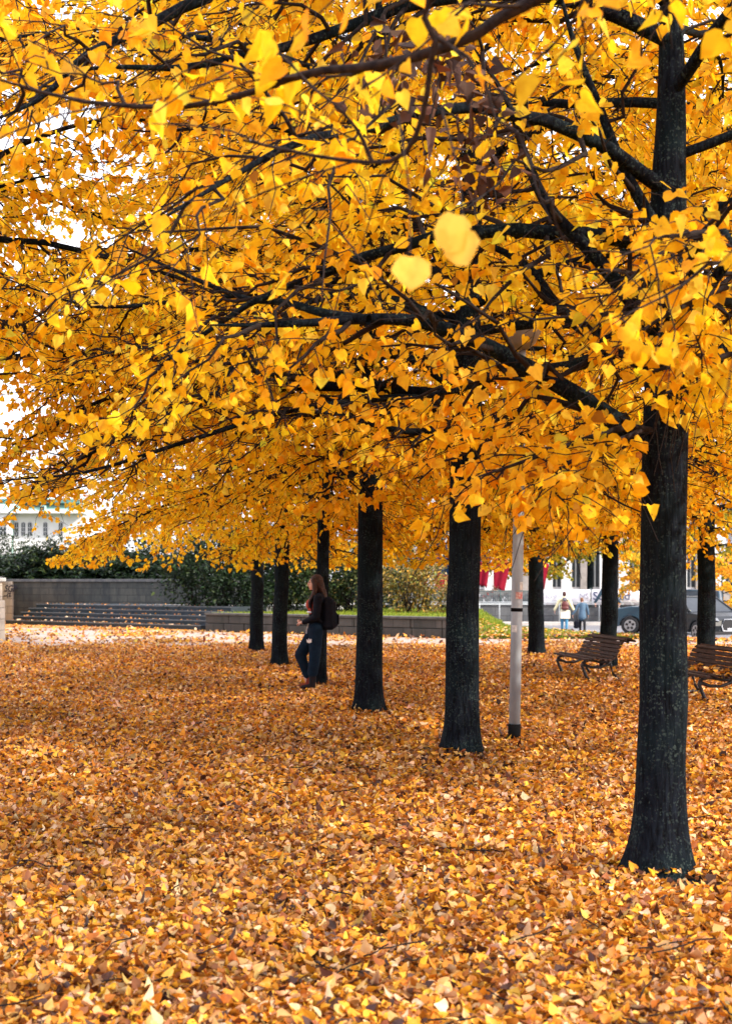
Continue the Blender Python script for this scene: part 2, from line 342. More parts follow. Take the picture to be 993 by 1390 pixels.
M['rubber'] = mat("tyre_rubber", (.014, .014, .016), .8)
M['rim'] = mat("alloy_rim", (.35, .36, .38), .3, .5, metal=.7)
M['wallbase'] = mat("coping_stone", (.06, .065, .075), .85, var=(.12, .12, .12), vscale=5)

# ------------------------------------------------------------------ leaves
def palette(rng, n, cols, wts, jit=.10):
    cols = np.array(cols); k = rng.choice(len(cols), n, p=np.array(wts) / sum(wts))
    c = cols[k] * (1 + rng.normal(0, jit, (n, 1))) * (1 + rng.normal(0, jit * .5, (n, 3)))
    return np.clip(c, .003, .98)
OUT10 = np.array([(.06, 0), (-.06, .20), (.10, .44), (.38, .49), (.72, .27), (1.08, 0)])
OUT6 = np.array([(.05, 0), (.02, .40), (.55, .42), (1.05, 0)])
OUTN = np.array([(.0, 0), (.2, .22), (.65, .20), (1.0, 0)])     # narrow evergreen leaf
def leaf_mesh(name, P, D, N, S, colors, material, parent=None, detail=1, fold=.25, curl=.25, shape=None, rng=None):
    """one mesh of many leaves; each leaf is two halves folded on its midrib, tip along D"""
    n = len(P); out_ = shape if shape is not None else (OUT10 if detail else OUT6)
    D = D / (np.linalg.norm(D, axis=1, keepdims=True) + 1e-9)
    B = np.cross(N, D); B /= (np.linalg.norm(B, axis=1, keepdims=True) + 1e-9); N = np.cross(D, B)
    k = len(out_)
    rng = rng or np.random.default_rng(5)
    fo = fold * (1 + rng.normal(0, .6, n)); cu = curl * rng.normal(.3, 1.0, n)
    uv = np.concatenate([out_, out_[1:-1] * np.array([1, -1])])      # k + (k-2)
    u = uv[:, 0][None, :]; v = uv[:, 1][None, :]
    asp = (1 + rng.normal(0, .12, n))[:, None]
    u = u * (1 + rng.normal(0, .05, (n, uv.shape[0]))); v = v * (1 + rng.normal(0, .10, (n, uv.shape[0])))
    w = np.abs(v) * fo[:, None] - cu[:, None] * (u ** 2) + rng.normal(0, .035, (n, uv.shape[0]))
    V = P[:, None, :] + S[:, None, None] * (u[..., None] * D[:, None, :] + (v * asp)[..., None] * B[:, None, :] + w[..., None] * N[:, None, :])
    nv = uv.shape[0]
    left = list(range(k)); right = [0] + list(range(k, nv)) + [k - 1]
    f = np.array([left, right[::-1]])                                # two k-gons
    F = (np.arange(n) * nv)[:, None, None] + f[None]
    edge = 1 - np.clip(rng.normal(.07, .10, (n, nv)), 0, .5) * (np.hypot(uv[:, 0] - .4, uv[:, 1]) > .45)[None, :]
    col = (colors[:, None, :] * edge[..., None] ** np.array([.6, 1.3, 1.3])).reshape(-1, 3)
    return np_mesh(name, V.reshape(-1, 3), F.ravel(), np.full(2 * n, k), [material], False, col, parent)

GOLD = [(.99, .655, .026), (.99, .58, .016), (.98, .48, .010), (.99, .73, .070), (.74, .68, .05), (.50, .24, .03)]
GOLD_W = [38, 30, 12, 15, 3, 1.2]

# ------------------------------------------------------------------ tubes in bulk
def tube_arrays(paths, radii, sides):
    N_, P_, _ = paths.shape
    T = np.gradient(paths, axis=1); T /= (np.linalg.norm(T, axis=2, keepdims=True) + 1e-9)
    ref = np.where((np.abs(T[:, :1, 2:3]) > .85), np.array([[[1., 0, 0]]]), np.array([[[0, 0, 1.]]]))
    ref = np.broadcast_to(ref, T.shape)
    A = np.cross(T, ref); A /= (np.linalg.norm(A, axis=2, keepdims=True) + 1e-9); B = np.cross(T, A)
    th = np.linspace(0, 2 * np.pi, sides, endpoint=False)
    V = paths[:, :, None, :] + radii[:, :, None, None] * (np.cos(th)[None, None, :, None] * A[:, :, None, :] + np.sin(th)[None, None, :, None] * B[:, :, None, :])
    base = (np.arange(N_) * P_ * sides)[:, None, None]
    i = np.arange(P_ - 1)[None, :, None] * sides; k = np.arange(sides)[None, None, :]; k2 = (k + 1) % sides
    F = np.stack([base + i + k, base + i + k2, base + i + sides + k2, base + i + sides + k], axis=-1)
    return V.reshape(-1, 3), F.reshape(-1, 4)
def join_tubes(name, parts, mats, parent):
    vs, fs, mi, off = [], [], [], 0
    for paths, radii, sides, m in parts:
        if len(paths) == 0: continue
        v, f = tube_arrays(paths, radii, sides); vs.append(v); fs.append(f + off); off += len(v); mi.append(np.full(len(f), m))
    v = np.concatenate(vs); f = np.concatenate(fs)
    return np_mesh(name, v, f.ravel(), np.full(len(f), 4), mats, True, None, parent, np.concatenate(mi))

def resample(pts, n):
    pts = np.asarray(pts, float)
    # Catmull-Rom through the given points
    P = np.vstack([2 * pts[0] - pts[1], pts, 2 * pts[-1] - pts[-2]]); m = len(pts) - 1
    t = np.linspace(0, m - 1e-6, n); i = t.astype(int); f = (t - i)[:, None]
    p0, p1, p2, p3 = P[i], P[i + 1], P[i + 2], P[i + 3]
    return .5 * ((2 * p1) + (-p0 + p2) * f + (2 * p0 - 5 * p1 + 4 * p2 - p3) * f ** 2 + (-p0 + 3 * p1 - 3 * p2 + p3) * f ** 3)

def grow_children(rng, path, t0, spacing, len_fn, ang, droop, npts, flat=.35):
    """side shoots off one path; returns (k,npts,3) and start fractions"""
    seg = np.linalg.norm(np.diff(path, axis=0), axis=1); cum = np.concatenate([[0], np.cumsum(seg)]); L = cum[-1]
    ts = np.arange(t0 * L, L * .985, spacing); ts = ts + rng.uniform(-.3, .3, len(ts)) * spacing; ts = np.clip(ts, 0, L)
    if len(ts) == 0: return np.zeros((0, npts, 3)), np.zeros(0)
    fr = ts / L
    P = np.stack([np.interp(ts, cum, path[:, k]) for k in range(3)], 1)
    dT = np.gradient(path, axis=0); T = np.stack([np.interp(ts, cum, dT[:, k]) for k in range(3)], 1); T /= np.linalg.norm(T, axis=1, keepdims=True)
    side = np.where(np.arange(len(ts)) % 2 == 0, 1., -1.)
    H = np.cross(T, np.array([0, 0, 1.])); H /= (np.linalg.norm(H, axis=1, keepdims=True) + 1e-6)
    U = np.cross(H, T)
    roll = rng.normal(0, .55, len(ts))[:, None]
    S = H * side[:, None] * np.cos(roll) + U * np.sin(roll)
    a = np.radians(rng.normal(ang, 12, len(ts)))[:, None]
    D = T * np.cos(a) + S * np.sin(a); D[:, 2] *= (1 - flat * .5); D /= np.linalg.norm(D, axis=1, keepdims=True)
    Ls = len_fn(fr, rng)
    q = np.linspace(0, 1, npts)[None, :, None]
    wob = np.cumsum(rng.normal(0, .055, (len(ts), npts, 3)), axis=1); wob -= wob[:, :1]
    path_ = P[:, None, :] + Ls[:, None, None] * (q * D[:, None, :] + wob) 
    # bend back towards the parent direction and sag
    path_ += Ls[:, None, None] * .18 * (q ** 2) * T[:, None, :]
    path_[:, :, 2] -= droop * Ls[:, None] * q[:, :, 0] ** 2
    return path_, fr

GT_ = M['grey_twig']
def make_tree(name, base, r0, height, crown_r, label, seed, first=2.3, n_limbs=34, leaf=.072, dens=1.0, lean=(0, 0), detail=1, custom=(), group='lindens in autumn leaf', cat='tree',
              cols=GOLD, wts=GOLD_W, low_droop=.5, skip=None, twigs=True, limb_parts=True, cull=None, flare=1.36, zmax=None, zmin=2.3, thin=None):
    zb = base[2] if len(base) > 2 else 0
    def lift(p):
        z_ = p[..., 2] + zb; p[..., 2] = np.where(z_ < zmin, zmin + .45 * (z_ - zmin), z_) - zb; return p
    rng = np.random.default_rng(seed)
    root = empty(name, (base[0], base[1], base[2] if len(base) > 2 else 0)); tag(root, label, cat, group)
    # trunk
    n = 26; q = np.linspace(0, 1, n); z = q ** 1.15 * height - .06 * (1 - q)
    wob = np.cumsum(rng.normal(0, .012, (n, 2)), axis=0) * (q[:, None] > .12) * (height / 9)
    tx = lean[0] * z + wob[:, 0] * .6; ty = lean[1] * z + wob[:, 1] * .6
    tp = np.stack([tx, ty, z], 1)
    fine = np.concatenate([np.linspace(-.06, .6, 12), np.linspace(.7, height, 30)])
    tr = np.stack([np.interp(fine, z, tx), np.interp(fine, z, ty), fine], 1)
    rr = r0 * np.interp(fine, [-.1, first, first + .5, height * .6, height], [1.04, .93, .86, .42, .05]) * (1 + (flare - 1) * np.exp(-np.clip(fine, 0, 9) / .19))
    sides = 22
    v, f = tube_arrays(tr[None], rr[None], sides)
    # roots flare in lobes near the ground, slight unevenness further up
    vv = v.reshape(len(fine), sides, 3); c = tr[:, None, :]; th = np.linspace(0, 2 * np.pi, sides, endpoint=False)[None, :]
    ph = rng.uniform(0, 6.28, 3)
    lob = 1 + (.16 * np.sin(4 * th + ph[0]) + .10 * np.sin(7 * th + ph[1])) * np.exp(-np.clip(fine, 0, 9)[:, None] / .16) + .025 * np.sin(3 * th + ph[2] + fine[:, None] * 2.1) + .015 * np.sin(6 * th + fine[:, None] * 5)
    vv[:] = c + (vv - c) * lob[..., None]
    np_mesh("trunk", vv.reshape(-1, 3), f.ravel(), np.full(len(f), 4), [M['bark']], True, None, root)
    def trunk_at(zz): return np.array([np.interp(zz, z, tx), np.interp(zz, z, ty), zz]), r0 * np.interp(zz, [0, first, first + .5, height * .6, height], [1, .93, .86, .42, .05])
    # limbs
    limbs = []
    ga = rng.uniform(0, 6.28)
    for i in range(n_limbs):
        u = i / max(1, n_limbs - 1)
        zz = first + (height * .93 - first) * u ** 1.05 + rng.uniform(-.1, .1)
        ga += 2.399963 + rng.uniform(-.25, .25)
        prof = math.sin(math.pi * min(1, .30 + .66 * u)) ** .75
        if u > .95: prof *= .7
        Lh = crown_r * prof * rng.uniform(.85, 1.08)
        rise = .16 + .75 * u + rng.uniform(-.08, .12); sag = low_droop * (1 - u) + .1 + rng.uniform(-.05, .1)
        sag = min(sag, rise + max(.02, (zz + zb - zmin - rng.uniform(-.1, .45)) / Lh))
        if skip and skip(math.degrees(ga) % 360, zz): continue
        p0, tr0 = trunk_at(zz)
        s = np.linspace(0, 1, 15); az = ga + np.cumsum(rng.normal(0, .045, 15)) - 0
        d = np.stack([np.cos(az), np.sin(az)], 1)
        xy = p0[:2] + np.cumsum(np.vstack([[0, 0], d[1:] * (Lh / 14)]), axis=0)
        zc = zz + Lh * (rise * s - sag * s ** 2) + np.cumsum(rng.normal(0, .018, 15))
        path = lift(np.column_stack([xy, zc]))
        rl = tr0 * rng.uniform(.36, .54) * (1 - .3 * u) * (Lh / crown_r) ** .5
        limbs.append((path, rl, M['bark']))
    for cpts, cr0, cm in custom:
        cp = resample(np.array(cpts) - np.array([base[0], base[1], 0]), 20); limbs.append((cp, cr0, cm))
    LP, LF = [], []
    for path, rl, lm in limbs:
        npx = len(path); s = np.linspace(0, 1, npx)
        Ltot = np.linalg.norm(np.diff(path, axis=0), axis=1).sum()
        rad = rl * (1 - s) ** .8 * .92 + .004
        parts = [(path[None], rad[None], 8, 0)]
        sub, fr = grow_children(rng, path, .14 if lm is not GT_ else .3, (.21 if lm is not GT_ else .30) / dens ** .5, lambda f_, g: min(Ltot, 3.6 if lm is not GT_ else 2.0) * .42 * (1.05 - .75 * f_) * g.uniform(.55, 1.15, len(f_)) + .15, 52, .14, 7)
        if len(sub):
            if lm is not M['twig']: sub = lift(sub)
            # a vertical sag for the tips and never below head height
            rs = np.clip(rl * .42 * (1 - fr * .5), .0075, .034)
            q = np.linspace(1, .22, 7)[None, :]
            parts.append((sub, rs[:, None] * q, 5 if detail else 4, 1))
        allsub = [path[-8:]] + [sp for sp in sub]
        tw_all = []
        for k, sp in enumerate(allsub):
            tw, _ = grow_children(rng, sp, .12, .105 / dens ** .5, lambda f_, g: g.uniform(.16, .42, len(f_)), 48, .30, 4, .1)
            if lm is M['twig']: tw = np.concatenate([tw, grow_children(rng, sp, .05, .14, lambda f_, g: g.uniform(.12, .28, len(f_)), 60, .36, 4, .1)[0]])
            tw_all.append(tw if lm is M['twig'] else lift(tw))
        tw = np.concatenate(tw_all) if tw_all else np.zeros((0, 4, 3))
        if len(tw) and twigs:
            parts.append((tw, np.broadcast_to(np.array([.0038, .0033, .0027, .0018])[None, :] * (1 if detail else 1.5), tw.shape[:2]), 3, 1))
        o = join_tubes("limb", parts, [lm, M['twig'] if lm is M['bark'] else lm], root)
        # leaves along the twigs
        if len(tw):
            per = 6
            tt = rng.uniform(.15, 1.05, (len(tw), per)); idx = np.clip(tt * 3, 0, 2.999); i0 = idx.astype(int); ff = (idx - i0)[..., None]
            ar = np.arange(len(tw))[:, None]
            p = tw[ar, i0] * (1 - ff) + tw[ar, i0 + 1] * ff
            p = p.reshape(-1, 3) + rng.normal(0, .018, (p.size // 3, 3))
            LP.append(p); LF.append(np.full(len(p), lm is M['twig']))
    P = np.concatenate(LP); P_free = np.concatenate(LF); keep = rng.random(len(P)) < .92
    wp = P + np.array([base[0], base[1], base[2] if len(base) > 2 else 0])
    if cull is not None: keep &= cull(wp)
    if zmax: keep &= P[:, 2] < zmax
    for cpts, cr0, cm in custom:      # shoots near the thick limbs have shed their leaves
        if cm is not M['bark']: continue
        cp = resample(np.array(cpts) - np.array([base[0], base[1], 0]), 40)
        for j0 in range(0, len(P), 20000):
            Pj = P[j0:j0 + 20000]; dd = np.hypot(Pj[:, None, 0] - cp[None, :, 0], Pj[:, None, 2] - cp[None, :, 2]); jm = dd.argmin(1)
            near = (dd.min(1) < .13) & (Pj[:, 0] < -.16) & (Pj[:, 1] < cp[jm, 1] + .05)
            keep[j0:j0 + 20000] &= ~near | (rng.random(len(Pj)) < .22)
    keep &= (np.hypot(P[:, 0], P[:, 1] * .5 + .2) > .30) | (P[:, 2] > 5.5) | P_free | (rng.random(len(P)) < .3)
    if thin: keep &= (P[:, 1] > -thin[0]) | (P[:, 0] > -.45) | P_free | (rng.random(len(P)) < thin[1])
    # patchy crown: clumps of twigs have already dropped their leaves
    g = np.sin(wp[:, 0] * 2.3 + seed) * np.sin(wp[:, 1] * 2.1 + 1.3 * seed) * np.sin(wp[:, 2] * 2.9 + .7 * seed)
    keep &= (wp[:, 2] > zmin - .10 + .10 * np.sin(wp[:, 0] * 3.1 + seed) * np.sin(wp[:, 1] * 2.3)) | (P_free[:len(P)] & (wp[:, 2] > 1.86))
    keep &= P_free | (g < .42) | (rng.random(len(P)) < .35)
    P = P[keep]; m = len(P)
    a = rng.uniform(0, 2 * np.pi, m)
    D = np.stack([np.cos(a) * .75, np.sin(a) * .75, -np.abs(rng.normal(.75, .5, m))], 1)
    N = np.stack([rng.normal(0, .8, m), rng.normal(0, .8, m) , rng.normal(.55, .5, m)], 1)
    S = leaf * rng.uniform(.65, 1.2, m)
    cc = palette(rng, m, cols, wts)
    # whole twigs lean to one tone
    tone = np.sin(P[:, 0] * 1.7 + seed) * np.cos(P[:, 2] * 2.2 + seed * 2)
    cc[:, 1] *= 1 + .10 * tone
    cc = np.clip(cc, .003, .98)
    leaf_mesh("crown", P, D, N, S, cc, M['leaf'], root, detail, rng=rng)
    return root, m

# ================================================================== GROUND
def poly_slab(name, pts, z, th, material, **kw):
    b = MB(); b.prism(pts, 'z', z - th, z); o = b.build(name, material); return tag(o, kind='structure', **kw)
poly_slab("ground", [(-900, -200), (900, -200), (900, 1500), (-900, 1500)], -.60, .2, M['soil'])
poly_slab("park_ground", [(-60, -30), (60, -30), (60, 39.0), (11.5, 39.05), (8.0, 39.7), (7.0, 41.0), (6.1, 43.1), (5.1, 48.0), (4.4, 54.5), (4.2, 75), (-60, 75)], 0, .5, M['litter'])
# road beyond the park
poly_slab("road", [(4.5, 54.5), (5.2, 48.1), (6.2, 43.2), (7.1, 41.1), (8.1, 39.8), (11.6, 39.15), (120, 39.1), (120, 66), (-6, 66), (-6, 60), (4.5, 60)], -.40, .15, M['asphalt'])
b = MB()
for i in range(14): b.box((9 + i * 6, 57.4, -.394), (2.6, .14, .004))
tag(b.build("road_marking", M['white_paint']), kind='structure')
b = MB(); b.box((63, 65.2, -.34), (114, 1.6, .14)); tag(b.build("far_pavement", M['pavement']), kind='structure')
# path that crosses behind the tree rows
poly_slab("path", [(-12.6, 33.4), (-4, 34.0), (3, 33.8), (60, 32.8), (60, 38.4), (11.4, 38.7), (8.6, 38.9), (3.0, 39.0), (1.5, 39.9), (-5.2, 44.6), (-12.4, 49.0)], .006, .004, M['paving'])
poly_slab("pavement", [(8.7, 36.6), (60, 35.2), (60, 38.9), (11.4, 38.95), (8.6, 39.4)], .011, .003, M['pavement'])
b = MB(); b.box((36, 39.12, -.05), (49, .16, .14)); tag(b.build("kerb", M['kerb'], bevel=.01), kind='structure')
# small dark drain patch and the worn earth spot by the near trunk
rngL = np.random.default_rng(77)

# verge of grass on the right, raised lawn behind the block wall
def grid_mesh(name, fn, x0, x1, y0, y1, nx, ny, material, inside):
    X, Y = np.meshgrid(np.linspace(x0, x1, nx), np.linspace(y0, y1, ny)); Z = fn(X, Y)
    V = np.stack([X, Y, Z], -1).reshape(-1, 3); idx = np.arange(nx * ny).reshape(ny, nx)
    F = np.stack([idx[:-1, :-1], idx[:-1, 1:], idx[1:, 1:], idx[1:, :-1]], -1).reshape(-1, 4)
    c = V[F].mean(1); F = F[inside(c[:, 0], c[:, 1])]
    return np_mesh(name, V, F.ravel(), np.full(len(F), 4), [material], True)
def wallY(x): return 45.3 + (x + 5.2) * (39.5 - 45.3) / (7.7)         # face line of the block wall
def lawn_h(X, Y):
    raised = .50 * np.clip((3.9 - X + (Y - 39.5) * .12) / 1.2, 0, 1)
    sx_ = np.clip((X - 2.2) / .5, 0, 1); raised = raised * ((1 - sx_) + sx_ * np.clip((Y - 39.6) / 2.2, 0, 1))
    verge = .03 + .03 * np.clip((Y - 39.5) / 3, 0, 1)
    return np.maximum(raised, verge) + .015 * np.sin(X * 3) * np.sin(Y * 2.3)
def road_edge(Y): return np.interp(Y, [39.7, 41.0, 43.1, 48, 54.5, 60], [8.0, 7.0, 6.1, 5.1, 4.4, 4.3])
def in_lawn(X, Y): return (Y > np.where(X < 2.5, wallY(X) + .38, 39.3)) & (X < road_edge(Y) - .05) & (Y < 57.5) & (X > -5.1)
lawn = grid_mesh("lawn", lawn_h, -5.2, 9, 39.2, 58, 90, 90, M['soil'], in_lawn); tag(lawn, kind='structure')
rg = np.random.default_rng(3)
n = 52000; X = rg.uniform(-5.1, 8.6, n); Y = 39.3 + (rg.random(n) ** 1.3) * 16; k = in_lawn(X, Y); X, Y = X[k], Y[k]; n = len(X)
P = np.stack([X, Y, lawn_h(X, Y) - .005], 1); D = np.stack([rg.normal(0, .35, n), rg.normal(0, .35, n), np.ones(n)], 1); N = rg.normal(0, 1, (n, 3)); N[:, 2] = 0
cg = palette(rg, n, [(.20, .30, .03), (.30, .38, .035), (.12, .20, .025), (.42, .42, .06)], [4, 4, 2, 1.5])
g = leaf_mesh("grass", P, D, N, rg.uniform(.05, .13, n), cg, M['grass'], None, 0, .1, .5, np.array([(0, 0), (.02, .10), (.6, .07), (1, 0)]), rg)
tag(g, kind='stuff')

# ------------------------------------------------------------------ fallen leaves
LIT = [(.78, .40, .038), (.64, .27, .026), (.46, .165, .02), (.66, .40, .15), (.74, .53, .35), (.27, .10, .035), (.07, .028, .020), (.86, .50, .06), (.50, .28, .13)]
LIT_W = [20, 20, 12, 14, 11, 13, 10, 6, 10]
def scatter(name, y0, y1, dens, detail, seed, smin, smax, side=1.6, lift=.028):
    r_ = np.random.default_rng(seed)
    A = (y1 - y0) * 2 * (.27 * (y0 + y1) / 2 + side); n = int(A * dens)
    Y = r_.uniform(y0, y1, n); wd = .27 * Y + side; X = r_.uniform(-1, 1, n) * wd
    # keep off trunk feet; thin out on the path
    path_ = (Y > np.interp(X, [-12, -4, 3, 9], [34.6, 35.2, 35.0, 34.4]) + .5 * np.sin(X * 1.7))
    pat = np.sin(X * 1.3 + Y * .4) + np.sin(X * .5 - Y * 1.1 + 1) + r_.normal(0, .5, n)
    keep = (~path_) | (pat > 1.35) | (r_.random(n) < .10)
    keep &= ~((X > 3.05) & (Y > 39)); keep &= ~((X < 3.05) & (X > -5.3) & (Y > wallY(X) - .05)); keep &= Y < np.interp(X, [-13, -5.3], [51.8, 45.6])
    # bare earth spots
    for ex, ey, er in EARTH: keep &= ((X - ex) ** 2 / er ** 2 + (Y - ey) ** 2 / (er * .8) ** 2 > 1) | (r_.random(n) < .25)
    X, Y = X[keep], Y[keep]; n = len(X)
    hill = .012 * (np.sin(X * 2.1 + 1) * np.sin(Y * 1.7) + 1)
    for tx_, ty_, tr_ in FEET: hill += .055 * np.exp(-np.clip(np.hypot(X - tx_, Y - ty_) - tr_, 0, 9) / .13) * (.6 + .4 * np.sin(np.arctan2(Y - ty_, X - tx_) * 2 + tx_ * 7))
    P = np.stack([X, Y, r_.uniform(.006, lift, n) + hill], 1)
    a = r_.uniform(0, 6.283, n)
    D = np.stack([np.cos(a), np.sin(a), r_.normal(.05, .30, n)], 1)
    N = np.stack([r_.normal(0, .55, n), r_.normal(0, .55, n), np.ones(n)], 1)
    c = palette(r_, n, LIT, LIT_W, .13)
    ton = 1 + .22 * np.sin(X * .9 + Y * .35) * np.sin(Y * .6 - X * .2)
    c = np.clip(c * ton[:, None] * np.array([.93, .92, .85]), .01, .98)
    o = leaf_mesh(name, P, D, N, r_.uniform(smin, smax, n), c, M['litter_leaf'], None, detail, .55, .55, None, r_)
    return tag(o, kind='stuff')
FEET = [(1.578, 7.56, .19), (.864, 12.77, .24), (.03, 16.98, .24), (-.70, 21.3, .14), (-1.63, 26.4, .2), (-2.48, 31.7, .2), (4.38, 25.3, .2), (5.46, 22.5, .2), (3.7, 30.4, .22)]
EARTH = [(1.72, 7.28, .20), (3.0, 17.4, .28)]
scatter("fallen_leaves", 2.6, 10.5, 1650, 1, 11, .020, .052)
scatter("fallen_leaves", 10.5, 20, 850, 0, 12, .024, .056)
scatter("fallen_leaves", 20, 36, 340, 0, 13, .036, .066)
scatter("fallen_leaves", 36, 52, 95, 0, 14, .07, .11)
b = MB()
for ex, ey, er in EARTH:
    ps = [(ex + er * 1.15 * math.cos(a) * (1 + .15 * math.sin(3 * a)), ey + er * .95 * math.sin(a)) for a in np.linspace(0, 6.28, 19)[:-1]]
    b.prism(ps, 'z', .002, .0075)
M['earth'] = mat("bare_earth", (.03, .02, .015), .9, .2, var=(.08, .05, .035), vscale=25, bump=.6)
tag(b.build("bare_earth", M['earth']), kind='structure')
r_ = np.random.default_rng(88); n = 170; Y = 3.5 + r_.random(n) ** 1.3 * 18; X = r_.uniform(-1, 1, n) * (.27 * Y + .5); a = r_.uniform(0, 6.28, n); L_ = r_.uniform(.08, .32, n)
q = np.linspace(-.5, .5, 5); P = np.zeros((n, 5, 3)); P[:, :, 0] = X[:, None] + np.cos(a)[:, None] * L_[:, None] * q; P[:, :, 1] = Y[:, None] + np.sin(a)[:, None] * L_[:, None] * q; P[:, :, 2] = .06; P += np.cumsum(r_.normal(0, .008, P.shape), axis=1)
tag(join_tubes("fallen_twigs", [(P, np.full((n, 5), .0035), 4, 0)], [M['twig']], None), kind='stuff')
# leaves blown onto the verge
r_ = np.random.default_rng(21); n = 1500
X = r_.uniform(3.0, 8.6, n); Y = 39.3 + r_.random(n) ** 2.2 * 6; k = in_lawn(X, Y); X, Y = X[k], Y[k]; n = len(X)
P = np.stack([X, Y, lawn_h(X, Y) + r_.uniform(.05, .09, n)], 1); a = r_.uniform(0, 6.28, n)
tag(leaf_mesh("fallen_leaves", P, np.stack([np.cos(a), np.sin(a), r_.normal(0, .2, n)], 1), np.stack([r_.normal(0, .4, n), r_.normal(0, .4, n), np.ones(n)], 1), r_.uniform(.06, .10, n), palette(r_, n, LIT, LIT_W), M['litter_leaf'], None, 0, rng=r_), kind='stuff')

# ================================================================== LEFT: steps, walls
# the stairs run slightly askew: front line from (-13.6,52.4) to (-5.9,46.4)
A0 = np.array((-13.7, 53.2)); A1 = np.array((-5.5, 46.6)); dA = (A1 - A0) / np.linalg.norm(A1 - A0); nA = np.array((-dA[1], dA[0])); LA = np.linalg.norm(A1 - A0); rzA = math.atan2(dA[1], dA[0])
steps = empty("stone_steps", (*A0, 0), rzA); tag(steps, "wide dark stone steps in front of the stained wall", "steps")
for i in range(5):
    b = MB(); z1 = .15 * (i + 1); b.box((LA / 2 - .0, .36 * i + .9, z1 / 2), (LA, 1.8, z1 - .001 * i))
    o = b.build("step", M['step'], steps, bevel=.012)
    b = MB(); b.box((LA / 2, .36 * i + .02, z1 - .012), (LA - .01, .055, .03)); b.build("nosing", M['nosing'], o)
b = MB(); b.box((LA / 2, 4.6, .36), (LA - .3, 6.0, .74)); tag(b.build("landing", M['slab'], steps))
# terrace behind the wall
poly_slab("terrace", [(-60, 60.5), (-14.7, 58.4), (-4.8, 53.0), (-4.8, 75), (-60, 75)], 1.05, 1.1, M['soil'])
# back wall along the landing
bw = empty("retaining_wall", (-14.95, 58.4, 0), rzA * .75); tag(bw, "long stained stone wall behind the steps, spray painted tag on its left end", "wall")
b = MB(); b.box((5.9, 0, .80), (11.4, .4, 1.6)); b.build("blockwork", M['stone_pale'], bw)
b = MB(); b.box((.22, -.04, .81), (.62, .5, 1.62)); b.build("end_pier", M['stone_pillar'], bw)
M['spray'] = mat('black_spray_paint', (.012, .012, .03), .6)
text_mesh('graffiti', 'SGP', .38, M['spray'], (.10, -.294, 1.20), (R(90), 0, 0), bw, .002, .25, .012)
text_mesh('graffiti', '~/z', .34, M['spray'], (.06, -.294, .90), (R(90), R(-14), 0), bw, .002, .2, .01)
b = MB(); b.box((5.6, -.02, 1.66), (11.8, .52, .11)); b.build("coping", M['wallbase'], bw, bevel=.01)
# side wall with the painted tag, from the pillar back to the corner
S0 = np.array((-10.0, 38.3)); S1 = np.array((-15.1, 58.2)); dS = (S1 - S0) / np.linalg.norm(S1 - S0); LS_ = np.linalg.norm(S1 - S0)
sw = empty("side_wall", (*S0, 0), math.atan2(dS[1], dS[0])); tag(sw, "pale stone side wall running back along the left of the steps", "wall")
b = MB(); b.box((LS_ / 2 + .35, .2, .82), (LS_ - .7, .36, 1.64)); b.build("blockwork", M['stone_pillar'], sw)
b = MB(); b.box((LS_ / 2 + .35, .2, 1.70), (LS_ - .7, .5, .11)); b.build("coping", M['wallbase'], sw, bevel=.01)
pl = empty("stone_pillar", (-10.25, 37.6, 0)); tag(pl, "pale square stone pillar at the left end of the side wall", "pillar")
b = MB(); b.box((0, 0, .55), (.9, .9, 1.10)); b.build("base", M['stone_pillar'], pl, bevel=.02)
b = MB(); b.box((0, 0, 1.36), (.78, .78, .52)); b.build("shaft", M['stone_pillar'], pl, bevel=.02)
b = MB(); b.box((0, 0, 1.66), (.94, .94, .10)); b.build("cap", M['slab'], pl, bevel=.02)

r_ = np.random.default_rng(55); n = 380
U = r_.uniform(.3, LA - .2, n); K = np.minimum((r_.random(n) ** 1.8 * 5.6).astype(int), 5); V_ = np.where(K < 5, .36 * K + .30 - .26 * r_.random(n) ** 2, 1.9 + 2.5 * r_.random(n))
XY = A0[None] + dA[None] * U[:, None] + nA[None] * (V_ - .0)[:, None]; Zs = np.where(K < 5, .15 * (K + 1), .75) + .012
Zs = np.where(V_ < .36 * K, .15 * K + .012, Zs); a = r_.uniform(0, 6.28, n)
tag(leaf_mesh("fallen_leaves", np.column_stack([XY, Zs]), np.stack([np.cos(a), np.sin(a), r_.normal(.1, .2, n)], 1), np.stack([r_.normal(0, .4, n), r_.normal(0, .4, n), np.ones(n)], 1), r_.uniform(.05, .10, n), palette(r_, n, [(.72, .33, .06), (.42, .18, .05), (.75, .55, .35)], [3, 3, 1]), M['litter_leaf'], None, 0, rng=r_), kind='stuff')
# low block wall holding the raised lawn
W0 = np.array((-5.2, 45.3)); W1 = np.array((2.55, 39.45)); LW = np.linalg.norm(W1 - W0)
lw = empty("block_wall", (*W0, 0), math.atan2(*(W1 - W0)[::-1])); tag(lw, "low dark wall of large stone blocks below the lawn", "wall")
r_ = random.Random(4)
b = MB()
for row in range(2):
    x = 0 if row == 0 else -.0
    while x < LW - .05:
        w_ = min(r_.uniform(.7, 1.15), LW - x)
        b.box((x + w_ / 2, .18 + r_.uniform(-.008, .008), .135 + row * .262), (w_ - .022, .36, .25), bev=.012); x += w_
b.build("stone_course", M['stone_dark'], lw)
b = MB()
x = 0
while x < LW - .05:
    w_ = min(1.4, LW - x); b.box((x + w_ / 2, .17, .565), (w_ - .012, .44, .075), bev=.01); x += w_
b.build("coping", mat("pale_coping", (.05, .05, .048), .9, var=(.11, .10, .09), vscale=5), lw)

